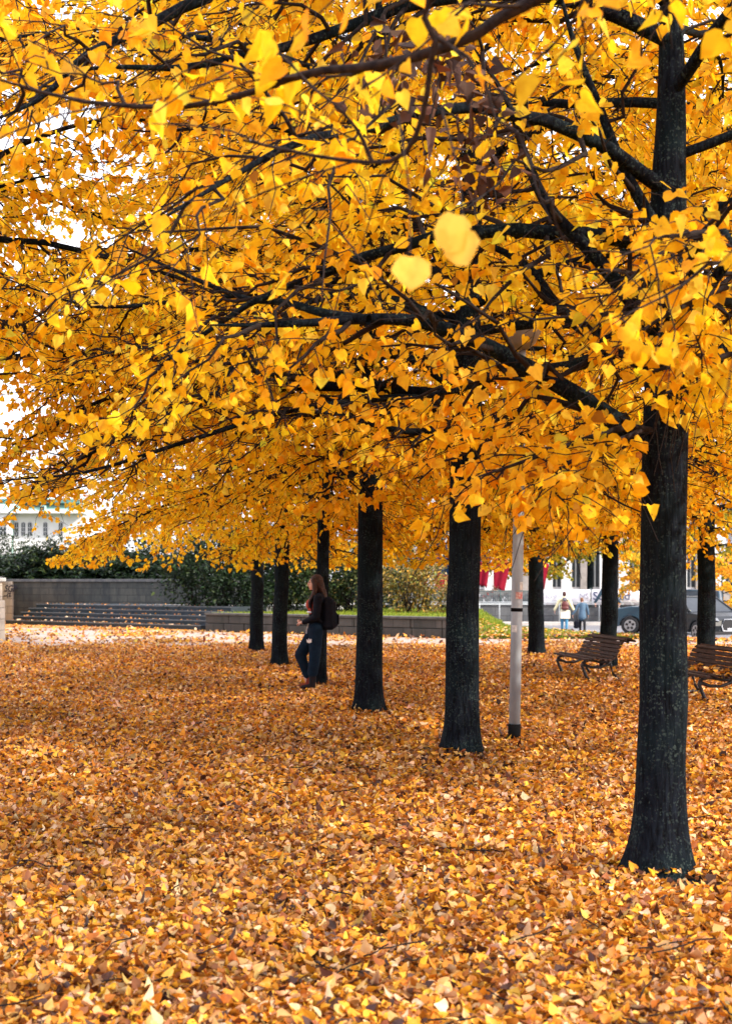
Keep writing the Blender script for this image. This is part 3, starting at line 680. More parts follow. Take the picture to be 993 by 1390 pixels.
# ================================================================== SHRUBS
GREEN = [(.010, .024, .012), (.018, .042, .016), (.040, .075, .024), (.006, .015, .008)]
def shrub(name, label, blobs, n, size, seed, cols=GREEN, wts=(4, 3, 1.5, 2), shape=OUTN, z0=0.5, group=None, droopy=0.0, cat="shrub"):
    """leaf clumps spread through several uneven lobes, on woody stems"""
    r_ = np.random.default_rng(seed); cx = np.mean([b_[0] for b_ in blobs]); cy = np.mean([b_[1] for b_ in blobs])
    root = empty(name, (cx, cy, z0)); tag(root, label, cat, group)
    O = np.array([cx, cy, z0]); Ps, Ds = [], []; mb = MB()
    vol = sum(b_[3] * b_[4] * b_[5] for b_ in blobs)
    for bx, by, bz, rx, ry, rz in blobs:
        k = int(n * rx * ry * rz / vol); nc = max(6, k // 60)
        d = r_.normal(0, 1, (nc, 3)); d /= np.linalg.norm(d, axis=1, keepdims=True); rad = r_.uniform(.55, 1.12, (nc, 1)) ; C = d * rad
        c = C[r_.integers(0, nc, k)] * np.array([rx, ry, rz]); sp = .20 * (rx * ry * rz) ** (1 / 3) + .05
        p = c + r_.normal(0, sp * .8, (k, 3)); Ps.append(p + np.array([bx, by, bz]) - O)
        dd = c / (np.linalg.norm(c, axis=1, keepdims=True) + 1e-6) + r_.normal(0, .55, (k, 3)); dd[:, 2] -= droopy; Ds.append(dd)
        for q in range(5):
            e = C[r_.integers(0, nc)] * np.array([rx, ry, rz]) * .8 + np.array([bx, by, bz]) - O
            s0 = np.array([r_.normal(0, .12), r_.normal(0, .12), -.05]) + np.array([(bx - cx) * .7, (by - cy) * .7, 0])
            mb.tube([s0, s0 * .5 + e * .5 + r_.normal(0, .08, 3), e], [.035, .022, .008], 5)
    mb.build("stem", M['twig'], root)
    P = np.concatenate(Ps); D = np.concatenate(Ds); k = P[:, 2] > .02; P, D = P[k], D[k]; m = len(P)
    N = r_.normal(0, .6, (m, 3)); N[:, 2] += .8
    leaf_mesh("foliage", P, D, N, size * r_.uniform(.6, 1.3, m), palette(r_, m, cols, wts, .2), M['green_leaf'], root, 0, .2, .3, shape, r_)
    return root
def yew(label, x, y, z0, h, r, seed, group):
    """arching feathery sprays, the dark evergreens on the terrace"""
    r_ = np.random.default_rng(seed); root = empty("yew_shrub", (x, y, z0)); tag(root, label, "shrub", group)
    nb = 170; parts = []; P, D = [], []
    for i in range(nb):
        az = r_.uniform(0, 6.283); el = r_.uniform(.15, 1.35); L = (r * math.cos(el) + h * math.sin(el)) * r_.uniform(.7, 1.05)
        s = np.linspace(0, 1, 9); hx = np.cos(el * (1 - .35 * s)); hz = np.sin(el * (1 - .55 * s))
        st = L / 8; px_ = np.cumsum(np.concatenate([[0], hx[1:] * st])); pz = .1 + np.cumsum(np.concatenate([[0], hz[1:] * st])) - .22 * L * s ** 2.5
        p = np.stack([px_ * math.cos(az), px_ * math.sin(az), np.maximum(pz, .05)], 1) + np.cumsum(r_.normal(0, .02, (9, 3)), 0)
        parts.append(p)
        sub, _ = grow_children(r_, p, .3, .10, lambda f_, g: g.uniform(.25, .55, len(f_)) * (1.2 - .6 * f_), 50, .12, 5, .9)
        for q in np.linspace(.1, 1, 9):
            i_ = int(q * 3.999); f_ = q * 3.999 - i_; i_ = min(i_, 3)
            P.append(sub[:, i_] * (1 - f_) + sub[:, min(i_ + 1, 4)] * f_); dd = sub[:, min(i_ + 1, 4)] - sub[:, i_]
            D.append(dd / (np.linalg.norm(dd, axis=1, keepdims=True) + 1e-6))
    A = np.stack(parts); join_tubes("stem", [(A, np.broadcast_to(np.linspace(.03, .005, 9)[None], A.shape[:2]), 4, 0)], [M['twig']], root)
    P = np.concatenate(P); D = np.concatenate(D); m = len(P)
    sd_ = np.where(r_.random(m) < .5, 1, -1)[:, None]; H = np.cross(D, [0, 0, 1.]) * sd_; D2 = D * .7 + H * .8 + r_.normal(0, .15, (m, 3))
    N = np.tile([0, 0, 1.], (m, 1)) + r_.normal(0, .25, (m, 3))
    leaf_mesh("foliage", P, D2, N, r_.uniform(.12, .22, m), palette(r_, m, [(.010, .026, .014), (.022, .050, .016), (.055, .085, .022), (.006, .018, .012)], [3, 3, 1.2, 2.5], .2), M['green_leaf'], root, 0, .1, .25, np.array([(0, 0), (.2, .16), (.7, .13), (1, 0)]), r_)
    return root
g_ = "dark feathery evergreens on the terrace"
for i, (x, y, h, r, lb) in enumerate([
        (-15.9, 62.5, 2.5, 2.5, "dark evergreen at the left edge above the wall corner"),
        (-13.0, 61.5, 3.1, 2.6, "tallest feathery evergreen, below the white church building"),
        (-10.6, 60.3, 2.8, 2.5, "spreading evergreen above the middle of the stained wall"),
        (-8.6, 58.6, 2.3, 2.2, "low drooping evergreen at the right end of the stained wall")]):
    yew(lb, x, y, 1.0, h, r, 40 + i, g_)
shrub("laurel_shrub", "large dark laurel beside the right end of the steps", [(-5.6, 49.5, 1.6, 1.5, 1.0, 1.4), (-4.6, 49.2, 1.2, 1.2, .9, 1.0), (-6.2, 50, 2.3, 1.0, .8, 1.1), (-4.9, 50, 2.6, 1.2, .9, 1.0)], 9000, .13, 60)
shrub("laurel_shrub", "dark laurel behind the two farthest trunks of the row", [(-3.2, 50.0, 1.7, 1.3, .9, 1.3), (-2.6, 50.4, 2.6, 1.2, .9, 1.1), (-3.7, 49.4, 1.1, .9, .7, .7)], 6500, .13, 61)
shrub("laurel_shrub", "tall dark evergreen behind the big laurel and the steps end", [(-8.2, 56.5, 1.9, 1.8, 1.0, 1.7), (-6.0, 56, 2.0, 1.6, 1.0, 1.9)], 9000, .15, 67)
shrub("laurel_shrub", "tall dark evergreen behind the laurel between the two farthest trunks", [(-3.6, 55, 2.0, 1.8, 1.0, 1.9), (-1.4, 55, 1.9, 1.6, 1.0, 1.7)], 9000, .15, 68)
shrub("laurel_shrub", "dark evergreen at the back of the lawn right of the woman", [(.6, 54.6, 1.7, 1.6, 1.0, 1.6)], 5000, .15, 69)
MG = [(.022, .045, .015), (.05, .08, .02), (.10, .12, .03), (.010, .020, .010), (.22, .18, .05)]
shrub("hedge_shrub", "green shrub with pale specks just left of the woman", [(-1.7, 49.8, 1.6, 1.1, .8, 1.3), (-1.0, 50.2, 2.1, 1.0, .8, 1.2)], 5000, .11, 62, MG, (4, 3, 1.5, 2, .6))
shrub("hedge_shrub", "green shrub right behind the backpack of the woman", [(.0, 49.2, 1.5, 1.0, .8, 1.1), (-.7, 49.8, 2.2, 1.1, .8, 1.0), (.5, 49.8, 2.2, .9, .8, .9)], 5000, .11, 63, MG, (4, 3, 1.5, 2, 1))
YG = [(.30, .22, .05), (.44, .28, .04), (.16, .15, .04), (.08, .09, .03), (.42, .33, .16)]
shrub("yellowing_shrub", "yellowing shrub between the two nearest full trunks, on the lawn", [(1.6, 48.0, 1.35, .95, .8, .85), (1.1, 48.4, 2.0, .8, .7, .8), (2.2, 48.2, 1.7, .65, .6, .8)], 4200, .11, 64, YG, (3, 3, 3, 2, 1.5), z0=.5)
shrub("yellowing_shrub", "small sparse shrub left of the second trunk, in front of the flag", [(2.85, 46.8, 1.0, .55, .5, .55), (3.3, 46.6, 1.1, .5, .5, .5)], 1300, .10, 65, YG, (2, 2, 4, 3, 1), z0=.45)
shrub("far_hedge", "clipped dark hedge below the church windows at the left edge", [(-22.5, 84, 2.5, 3.2, 1.0, 1.7), (-19.6, 84, 2.5, 2.6, 1.0, 1.7), (-25, 84, 2.5, 2.2, 1.0, 1.8)], 12000, .16, 66, [(.02, .035, .02), (.03, .05, .022)], (1, 1), z0=0, cat="hedge")

# ================================================================== CHURCH far left
def church():
    Y = 125.0; k = Y / FPX
    r = empty("white_church", (-33, Y, 0)); tag(r, "white church with arched windows and a pale green copper roof", "church")
    X = lambda px: (px - 496.5) * k + 33; Z = lambda py: EYE - (py - 790) * k
    b = MB(); b.box(((X(-90) + X(17)) / 2, 2.0, Z(697) / 2 - .5), (X(17) - X(-90), 6, Z(697) + 1)); b.build("wall", M['church'], r)
    b = MB(); b.box(((X(18) + X(112)) / 2, 3.2, Z(697) / 2 - .5), (X(112) - X(18), 6, Z(697) + 1)); b.build("wall", M['church'], r)
    b = MB(); b.tube([(X(17.6), -.3, 0), (X(17.6), -.3, Z(697))], .09, 8); b.build("drainpipe", M['copper'], r)
    b = MB(); b.box(((X(-90) + X(112)) / 2, .35, Z(696.2)), (X(112) - X(-90) + .4, 3.4, .16)); b.build("cornice", M['white'], r)
    # lower copper roof, upper band, red roof behind
    b = MB(); b.prism([(-1.2, Z(695.4)), (.8, Z(681)), (6, Z(681)), (6, Z(695.4))], 'x', X(-90), X(25)); b.prism([(.1, Z(695.4)), (1.8, Z(681)), (7, Z(681)), (7, Z(695.4))], 'x', X(25), X(108)); b.build("copper_roof", M['copper'], r)
    b = MB(); b.box(((X(-90) + X(104)) / 2, 3.6, Z(679.6)), (X(104) - X(-90), 6.4, .34)); b.build("roof_edge", mat("dark_green_gutter", (.07, .18, .17), .6), r)
    b = MB(); b.prism([(1.0, Z(678)), (2.6, Z(673)), (7, Z(673)), (7, Z(678))], 'x', X(-90), X(100)); b.build("upper_roof", M['copper'], r)
    b = MB(); b.prism([(3.2, Z(673)), (6.5, Z(663)), (9.5, Z(673))], 'x', X(-80), X(48)); b.build("red_roof", M['tile'], r)
    # dormer
    b = MB(); b.box((X(57), .9, Z(689.5)), (X(61) - X(54), 1.2, Z(686) - Z(693))); d = b.build("dormer", M['copper'], r)
    b = MB(); b.box((X(57), .28, Z(689.6)), (.3, .04, .34)); b.build("pane", M['glass'], d)
    for x, w, yf in [(8.5, 8, -1.0), (-25, 8, -1.0), (22, 4.4, .2), (31, 4.4, .2), (40, 4.6, .2), (61, 4.6, .2), (82, 4.6, .2)]:
        ww = w * k; zt = Z(708 if w > 6 else 709); zb = Z(727)
        n_ = 9; poly = [(-ww / 2, zb), (ww / 2, zb)] + [(ww / 2 * math.cos(a), zt - ww / 2 + ww / 2 * math.sin(a)) for a in np.linspace(0, math.pi, n_)]
        b = MB(); b.prism([(X(x) + u * 1.35, zb + (v - zb) * 1.04) for u, v in poly], 'y', yf - .06, yf + .03); f = b.build("window_frame", M['facade'], r)
        b = MB(); b.prism([(X(x) + u, v) for u, v in poly], 'y', yf - .09, yf - .05); g = b.build("pane", M['glass'], f)
        b = MB(); b.box((X(x), yf - .1, (zt + zb) / 2), (.05, .03, zt - zb))
        for q in (.3, .6): b.box((X(x), yf - .1, zb + (zt - zb) * q), (ww, .03, .05))
        b.build("glazing_bar", M['facade'], g)
church()

# ================================================================== ACROSS THE ROAD
YW = 66.2
sw2 = empty("street_wall", (16, YW, -.4)); tag(sw2, "long dark stone wall across the road, below the banners", "wall")
b = MB(); b.box((0, .2, .46), (50, .4, .92)); b.build("blockwork", M['street_wall'], sw2)
b = MB(); b.box((0, .18, .95), (50.2, .5, .07)); b.build("coping", M['rail'], sw2, bevel=.01)
# rail in front of the wall
rl = empty("guard_rail", (8.4, YW - .9, -.28)); tag(rl, "pale metal guard rail with thin posts along the far pavement", "railing")
b = MB(); b.tube([(-6, 0, .93), (6.5, 0, .93)], .03, 6); b.build("top_rail", M['rail'], rl)
for i in range(14):
    b = MB(); b.tube([(-5.9 + i * .93, 0, 0), (-5.9 + i * .93, 0, .93)], .022, 6); b.build("post", M['rail'], rl)
# upper fence with planting and lettered panels
fe = empty("mesh_fence", (8.4, YW + .2, .55)); tag(fe, "dark green metal fence on the street wall left of the banners", "fence")
for zz in (.05, .62): 
    b = MB(); b.tube([(-8, 0, zz), (0.95, 0, zz)], .022, 6); b.build("rail", M['fence'], fe)
for i in range(7):
    b = MB(); b.tube([(-8 + i * 1.49, 0, 0), (-8 + i * 1.49, 0, .68)], .03, 6); b.build("post", M['fence'], fe)
b = MB()
for i in range(88): b.tube([(-7.95 + i * .1015, 0, .05), (-7.95 + i * .1015, 0, .62)], .008, 4)
b.build("bars", M['fence'], fe)
M['gf_white'] = mat("white_spray", (.62, .64, .68), .7); M['gf_red'] = mat("red_spray", (.5, .10, .09), .7)
pn = empty("painted_panel", (3.6, YW + .36, .56)); tag(pn, "spray painted panel behind the green fence, red and white marks", "panel")
b = MB(); b.box((1.9, .03, .31), (6.0, .05, .6)); b.build("board", mat("grey_board", (.10, .11, .12), .8, var=(.2, .2, .2), vscale=5), pn)
rr_ = random.Random(9)
for nm, mt, cnt in (("white_marks", M['gf_white'], 50), ("red_marks", M['gf_red'], 34)):
    b = MB()
    for i in range(cnt):
        x = rr_.uniform(-1, 4.8); z = rr_.uniform(.08, .36) if mt is M['gf_white'] else rr_.uniform(.30, .56)
        b.tube([(x, 0, z), (x + rr_.uniform(-.1, .1), 0, z + rr_.uniform(-.1, .1)), (x + rr_.uniform(0, .2), 0, z + rr_.uniform(-.05, .12))], .018, 4, flat=.1)
    b.build(nm, mt, pn)
shrub("flower_planting", "low brownish planting on top of the street wall under the flags", [(4.3 + i * 1.1, YW + 1.1, .85, .65, .3, .34) for i in range(4)], 2200, .10, 70, [(.12, .11, .06), (.30, .10, .07), (.25, .18, .14), (.45, .35, .3)], (3, 1, 2, 1), z0=.5, cat="plants")
# banners
def banner(x0, x1, label, texts):
    r = empty("banner", ((x0 + x1) / 2, YW - .06, .52)); w_ = x1 - x0; tag(r, label, "banner")
    n_ = 26; V = []; F = []
    for j, zz in enumerate((0, .36, .72)):
        for i in range(n_ + 1):
            V.append((-w_ / 2 + w_ * i / n_, .018 * math.sin(i * 1.3 + j) - .02, zz))
    for j in range(2):
        for i in range(n_): a = j * (n_ + 1) + i; F.append((a, a + 1, a + n_ + 2, a + n_ + 1))
    o = np_mesh("cloth", np.array(V), np.array(F).ravel(), np.full(len(F), 4), [M['banner']], True, None, r)
    o.modifiers.new("t", 'SOLIDIFY').thickness = .01
    for s, x, z, sz, m_ in texts: text_mesh("lettering", s, sz, m_, (x - (x0 + x1) / 2, -.055, z), (R(90), 0, 0), r, .003, 0, .004)
    for sx in (-1, 1):
        b = MB(); b.tube([(sx * w_ / 2, .06, -.1), (sx * w_ / 2, .06, .8)], .03, 6); b.build("post", M['fence'], r)
    return r
kx = YW / FPX
bx = lambda px: (px - 496.5) * kx
banner(bx(736), bx(800.5), "white banner lettered KAH NS, behind the couple in pale coats", [("KAH", bx(739), .30, .36, M['lettering']), ("NS", bx(785), .30, .36, M['lettering']), ("AMT FUR", bx(747), .08, .17, M['lettering'])])
banner(bx(802), bx(872), "white banner lettered Schwald, reaching behind the blue car", [("Schwald", bx(803.5), .24, .54, M['lettering_blue'])])
# facade with tall windows
fc = empty("office_building", (12, 84, 0)); tag(fc, "pale grey building with tall windows and stone piers across the road", "building")
kf = 84 / FPX; fx = lambda px: (px - 496.5) * kf - 12; fz = lambda py: EYE - (py - 790) * kf
b = MB(); b.box((0, 4.2, 4.2), (26, 8, 9.0)); b.build("wall", M['facade'], fc)
b = MB(); b.box((0, .02, fz(801) - .55), (26.2, .5, 1.1)); b.build("plinth", M['facade_stone'], fc)
b = MB(); b.box((0, 3.9, 9.0), (27, 9, .5)); b.build("roof", M['facade_stone'], fc)
i = 0; px_ = 560
while px_ < 1010:
    b = MB(); b.box((fx(px_), .05, 3.6), (.62, .5, 8.0)); b.build("pier", M['white'] if i % 3 else M['facade_stone'], fc)
    for zf in (0, 1):
        zb = fz(800) + zf * 3.6; zt = zb + 2.9
        w_ = 15 * kf; xc = fx(px_ + 13)
        b = MB(); b.box((xc, .12, (zb + zt) / 2), (w_, .12, zt - zb)); f = b.build("window_frame", M['white'], fc)
        b = MB(); b.box((xc - w_ * .21, .04, (zb + zt) / 2), (w_ * .3, .06, (zt - zb) * .9)); b.box((xc + w_ * .22, .04, (zb + zt) / 2), (w_ * .3, .06, (zt - zb) * .9)); b.build("pane", M['glass'], f)
    px_ += 26; i += 1
# flags
def flag(x, y, zpole, bands, label, seed, hoist=1.9, fly=.95, ztop=None):
    r = empty("flagpole", (x, y, -.3)); tag(r, label, "flag", "flags on poles before the building")
    b = MB(); b.tube([(0, 0, 0), (0, 0, zpole)], [.05, .03], 8); b.build("pole", M['white'], r)
    r_ = random.Random(seed); zt = ztop if ztop else zpole - .1
    nu, nv = 10, 12; V = []; F = []; mi = []
    for j in range(nv + 1):
        for i in range(nu + 1):
            u = i / nu; v = j / nv
            V.append((.04 + u * fly * (.45 + .25 * (1 - v)), .10 * math.sin(u * 9 + v * 2 + seed) * u, zt - v * hoist - u * (.30 * (1 - .3 * v)) + .05 * math.sin(u * 7 + seed)))
    for j in range(nv):
        for i in range(nu):
            a = j * (nu + 1) + i; F.append((a, a + 1, a + nu + 2, a + nu + 1)); mi.append(0 if j / nv < bands else 1)
    o = np_mesh("flag_cloth", np.array(V), np.array(F).ravel(), np.full(len(F), 4), [M['flag_blue'], M['flag_red']], True, None, r, mi)
    o.modifiers.new("t", 'SOLIDIFY').thickness = .008
flag(bx(593), YW + 3, 6, .52, "dark blue and crimson flag on a white pole just left of the second trunk", 1, 2.7, 1.4, ztop=4.0)
flag(bx(570), YW + 5, 5.5, 0, "crimson flag half hidden above the yellowing shrub", 2, 1.6, 1.0, ztop=3.3)
flag(bx(655), YW + 3, 5.5, .3, "crimson flag hanging right beside the second trunk", 3, 1.8, .9, ztop=3.6)
flag(bx(676), YW + 3, 5.5, 0, "crimson flag between the second trunk and the lamp post", 4, 1.6, 1.2, ztop=3.2)
flag(bx(735), YW + 3, 5.5, 0, "crimson flag behind the short sunlit trunk", 5, 1.4, 1.0, ztop=3.1)

# ================================================================== TREES
T1 = (1.578, 7.56); T2 = (.864, 12.77); T3 = (.030, 16.98); T4 = (-.70, 21.3); T5 = (-1.63, 26.4); T6 = (-2.48, 31.7)
T0 = (2.45, 2.25)
BK, TW, GT = M['bark'], M['twig'], M['grey_twig']
def Ws(pts, Y0, Y1):
    n_ = len(pts); return [W(p[0], p[1], Y0 + (Y1 - Y0) * i / (n_ - 1)) for i, p in enumerate(pts)]
t1_custom = [
    (Ws([(898, 618), (840, 575), (780, 535), (700, 490), (630, 455), (560, 435), (490, 433), (420, 438), (350, 441), (285, 441)], 7.56, 7.1), .062, BK),
    (Ws([(500, 434), (440, 425), (390, 411), (330, 404), (250, 372), (165, 333)], 7.2, 7.9), .026, BK),
    (Ws([(905, 520), (840, 471), (795, 448), (755, 415), (725, 372), (690, 345), (640, 325), (560, 300)], 7.56, 8.3), .050, BK),
    (Ws([(905, 470), (862, 415), (805, 345), (745, 282), (712, 210), (690, 140), (640, 60)], 7.56, 7.0), .050, BK),
    (Ws([(912, 360), (888, 307), (845, 227), (815, 150), (778, 55), (755, -30)], 7.56, 7.2), .042, BK),
    (Ws([(915, 560), (950, 510), (993, 465), (1060, 430), (1140, 420)], 7.56, 7.7), .050, BK),
    (Ws([(915, 430), (960, 390), (1010, 330), (1080, 300)], 7.56, 7.0), .045, BK),
    (Ws([(918, 60), (800, 5), (680, -10), (560, 5), (480, 33), (400, 60), (320, 78), (240, 92), (150, 90), (60, 100)], 7.56, 6.9), .046, BK),
    (Ws([(918, 0), (760, -60), (560, -60), (400, -40), (270, 0), (190, 40), (115, 75), (60, 130), (0, 160)], 7.56, 6.4), .050, BK),
    # the low spray of leaves that hangs left of the trunk, in front of the lamp post
    (Ws([(885, 585), (850, 580), (800, 594), (750, 612), (700, 630), (640, 650)], 7.5, 6.9), .018, TW),
    (Ws([(1010, 380), (960, 400), (900, 430), (840, 470)], 6.9, 6.5), .014, TW),
    (Ws([(1020, 470), (960, 490), (900, 500), (850, 520)], 6.9, 6.6), .014, TW),
    (Ws([(925, 300), (890, 350), (870, 400), (850, 440)], 7.4, 6.9), .012, TW),
    (Ws([(1040, 300), (980, 330), (920, 350), (870, 380)], 7.2, 6.7), .012, TW),
    (Ws([(1040, 500), (980, 510), (930, 525), (880, 540)], 7.2, 6.9), .012, TW),
    (Ws([(870, 585), (820, 605), (770, 630), (730, 665)], 7.4, 6.8), .012, TW),

]
seeT1 = lambda p: ~((np.abs(p[:, 0] - 1.60 - .0 * p[:, 2]) < .24) & (p[:, 1] < 7.7) & (p[:, 1] > 4.5) & (p[:, 2] < 2.42))
counts = []
_, c = make_tree("linden_tree", T1, .128, 8.2, 3.3, "nearest linden, its speckled dark trunk standing tall at the right", 101, zmin=2.42, first=2.7, n_limbs=30, lean=(.020, 0), custom=t1_custom, flare=1.62, cull=seeT1, leaf=.068, dens=.9, thin=(.5, .5)); counts.append(c)
t2_custom = [
    (Ws([(632, 590), (600, 582), (560, 586), (512, 578), (450, 560), (380, 565)], 12.77, 12.0), .045, BK),
    (Ws([(635, 540), (600, 515), (540, 480), (470, 505), (420, 512), (300, 500), (200, 470), (100, 492)], 12.77, 11.4), .045, BK),
    (Ws([(635, 500), (590, 440), (540, 400), (470, 380), (370, 395), (230, 410), (120, 415), (0, 375)], 12.77, 11.9), .045, BK),
    (Ws([(636, 560), (560, 540), (480, 545), (380, 560), (250, 600), (120, 640), (0, 652)], 12.77, 11.2), .038, BK),
]
_, c = make_tree("linden_tree", T2, .151, 11.0, 4.6, "second linden of the row, thick dark trunk left of the lamp post", 102, zmin=2.42, first=2.9, n_limbs=44, lean=(.018, 0), custom=t2_custom, leaf=.062, dens=1.25, thin=(.9, .5)); counts.append(c)
_, c = make_tree("linden_tree", T3, .158, 11.5, 4.9, "third linden of the row, right of the woman", 103, zmin=2.36, first=2.9, n_limbs=44, lean=(.018, 0), dens=1.25, leaf=.068); counts.append(c)
_, c = make_tree("linden_tree", T4, .098, 11, 4.6, "slender linden the woman stands against", 104, zmin=2.12, first=2.7, n_limbs=34, detail=0, lean=(.010, 0), dens=1.05, leaf=.075, flare=1.3); counts.append(c)
_, c = make_tree("linden_tree", T5, .140, 11.5, 4.6, "linden left of the woman, nearer of the two far trunks", 105, zmin=2.0, first=2.6, n_limbs=32, detail=0, dens=.95, leaf=.082, flare=1.3); counts.append(c)
_, c = make_tree("linden_tree", T6, .150, 11.5, 4.6, "farthest linden of the row, leftmost trunk", 106, zmin=1.95, first=2.5, n_limbs=32, detail=0, dens=.95, leaf=.084, flare=1.3, lean=(.004, 0)); counts.append(c)
_, c = make_tree("linden_tree", (3.70, 30.4), .170, 9.0, 3.9, "linden with one side of its bare trunk sunlit, behind the lamp post", 107, zmin=2.0, first=2.6, n_limbs=30, detail=0, dens=.8, leaf=.082, flare=1.15, cols=GOLD, wts=[25, 30, 28, 8, 6, 3]); counts.append(c)
_, c = make_tree("linden_tree", (4.38, 25.3), .150, 9.0, 4.0, "dark trunked linden standing behind the first bench", 108, zmin=2.0, first=2.7, n_limbs=30, detail=0, dens=.85, leaf=.080, flare=1.2); counts.append(c)
_, c = make_tree("linden_tree", (5.46, 22.5), .145, 9.0, 4.0, "linden behind the bench cut by the right edge", 109, zmin=2.15, first=2.6, n_limbs=30, detail=0, dens=.85, leaf=.080, flare=1.2); counts.append(c)
# trunks outside the frame, crowns inside it
_, c = make_tree("linden_tree", (6.35, 17.3), .150, 9.0, 4.0, "linden past the right edge, only its branches reach into the picture", 110, zmin=2.3, first=2.7, n_limbs=28, detail=0, dens=.7, leaf=.080); counts.append(c)
_, c = make_tree("linden_tree", (5.5, 11.2), .150, 9.0, 4.0, "linden past the right edge, its branches fill the upper right corner", 111, zmin=2.7, first=2.9, n_limbs=26, detail=0, dens=.65, leaf=.080); counts.append(c)
_, c = make_tree("linden_tree", (-5.0, 13.6), .150, 10.8, 4.4, "linden past the left edge, its branches hang into the upper left", 113, custom=[([(-5.0, 13.6, 4.3), (-4.2, 13.4, 5.2), (-3.3, 13.2, 5.7), (-2.4, 13.0, 5.9), (-1.6, 12.9, 5.8)], .045, BK), ([(-5.0, 13.6, 5.2), (-4.3, 13.0, 6.1), (-3.4, 12.7, 6.5), (-2.5, 12.4, 6.5)], .04, BK), ([(-5.0, 13.6, 3.9), (-4.3, 13.2, 4.9), (-3.5, 12.9, 5.2), (-2.7, 12.6, 5.3)], .04, BK)], zmin=3.5, first=3.5, n_limbs=36, detail=0, dens=.85, leaf=.080, cull=lambda p: p[:, 2] > 3.4); counts.append(c)
t0_custom = [
    (np.vstack([[(2.45, 2.25, 2.5), (1.7, 3.0, 3.1)], np.array(Ws([(770, -15), (660, 40), (580, 72), (500, 90), (420, 98), (330, 128), (240, 145), (110, 137), (0, 108)], 4.0, 4.6))]), .021, GT),
    (np.vstack([[(2.45, 2.25, 2.9), (1.6, 2.9, 3.1)], np.array(Ws([(640, -30), (590, 60), (575, 150), (540, 215), (450, 215), (330, 190)], 3.7, 4.2))]), .009, GT),
]
_, c = make_tree("linden_tree", T0, .15, 7.4, 3.3, "linden beside the viewer, only a thin grey branch and leaves cross the top", 112, zmin=1.0, first=3.2, n_limbs=12, custom=t0_custom, dens=.42, leaf=.074, thin=(-9, .5),
                 cull=lambda p: (p[:, 2] > 1.6 + .335 * p[:, 1]) | (p[:, 1] < .3) , skip=None); counts.append(c)
OL = [(.36, .34, .035), (.55, .42, .04), (.20, .22, .03), (.85, .45, .03)]
for i, (px, Y, h, r, lb) in enumerate([(700, 72, 10.5, 4.0, "olive green tree across the road behind the sunlit trunk"), (800, 73, 10.5, 4.2, "olive and yellow tree across the road behind the first bench"), (960, 74, 10, 4.6, "olive green tree across the road at the right edge")]):
    _, c = make_tree("street_tree", ((px - 496.5) / FPX * Y, Y, -.4), .16, h, r, lb, 130 + i, first=3.2, n_limbs=24, detail=0, dens=.42, leaf=.15, cols=OL, wts=[4, 3, 3, 1.4], group="street trees across the road", twigs=False, zmin=1.9); counts.append(c)
_, c = make_tree("street_tree", (bx(962), 63.8, -.4), .07, 3.2, 1.25, "small bright yellow tree behind the charcoal car", 140, first=1.0, n_limbs=20, detail=0, dens=.9, leaf=.13, cols=[(.98, .66, .06), (.95, .5, .03)], wts=[3, 2], group="street trees across the road", low_droop=.2, zmin=.3); counts.append(c)
_, c = make_tree("street_tree", (bx(862), 64.2, -.4), .07, 3.6, 1.3, "small yellow tree behind the blue car", 141, first=1.4, n_limbs=18, detail=0, dens=.8, leaf=.13, cols=[(.95, .6, .06), (.8, .45, .03), (.4, .35, .05)], wts=[3, 2, 1], group="street trees across the road", low_droop=.2, zmin=.3); counts.append(c)
print("LEAVES", sum(counts), counts)

# twig with out of focus leaves close to the camera and bunches of dead brown leaves caught in the crown
def bunch(name, label, root_pos, pts, leaves, seed, cols, wts, size, cat, rad=.006, spread=.05):
    r_ = np.random.default_rng(seed); r = empty(name, tuple(root_pos)); tag(r, label, cat)
    b = MB(); pp = [np.array(p) - root_pos for p in pts]; b.tube([tuple(p) for p in pp], [rad] + [rad * .5] * (len(pp) - 1), 5); b.build("stem", GT, r)
    P = np.array([np.array(l) - root_pos for l in leaves]) + r_.normal(0, spread, (len(leaves), 3)); m = len(P)
    D = np.stack([r_.normal(0, .4, m), r_.normal(0, .2, m), -np.ones(m)], 1); N = np.stack([r_.normal(0, .3, m), -np.ones(m), r_.normal(.2, .3, m)], 1)
    if cols is BR: D = r_.normal(0, .7, (m, 3)) - np.array([0, 0, .8]); N = r_.normal(0, 1, (m, 3))
    leaf_mesh("foliage", P, D, N, size * r_.uniform(.8, 1.15, m), palette(r_, m, cols, wts), M['dead_leaf'] if cols is BR else M['leaf'], r, 1, .9 if cols is BR else .15, 1.0 if cols is BR else .1, None if cols is BR else np.array([(.0, 0), (-.04, .24), (.14, .46), (.45, .53), (.80, .36), (1.0, 0)]), rng=r_)
BR = [(.07, .030, .018), (.11, .050, .028), (.035, .016, .012)]
p0 = W(600, 150, 3.6)
bunch("near_twig", "blurred twig with three pale yellow leaves hanging close to the viewer", p0, [p0, W(622, 230, 3.2), W(628, 292, 3.1)], [W(622, 292, 3.0), W(632, 312, 3.0)], 5, [(.98, .68, .13)], [1], .078, "twig", .004, .004)
p0 = W(540, 150, 3.5)
bunch("near_twig", "blurred single pale yellow leaf on a hanging twig close to the viewer", p0, [p0, W(556, 260, 3.2), W(556, 345, 3.0)], [W(556, 345, 2.95)], 6, [(.98, .68, .13)], [1], .085, "twig", .0035, .002)
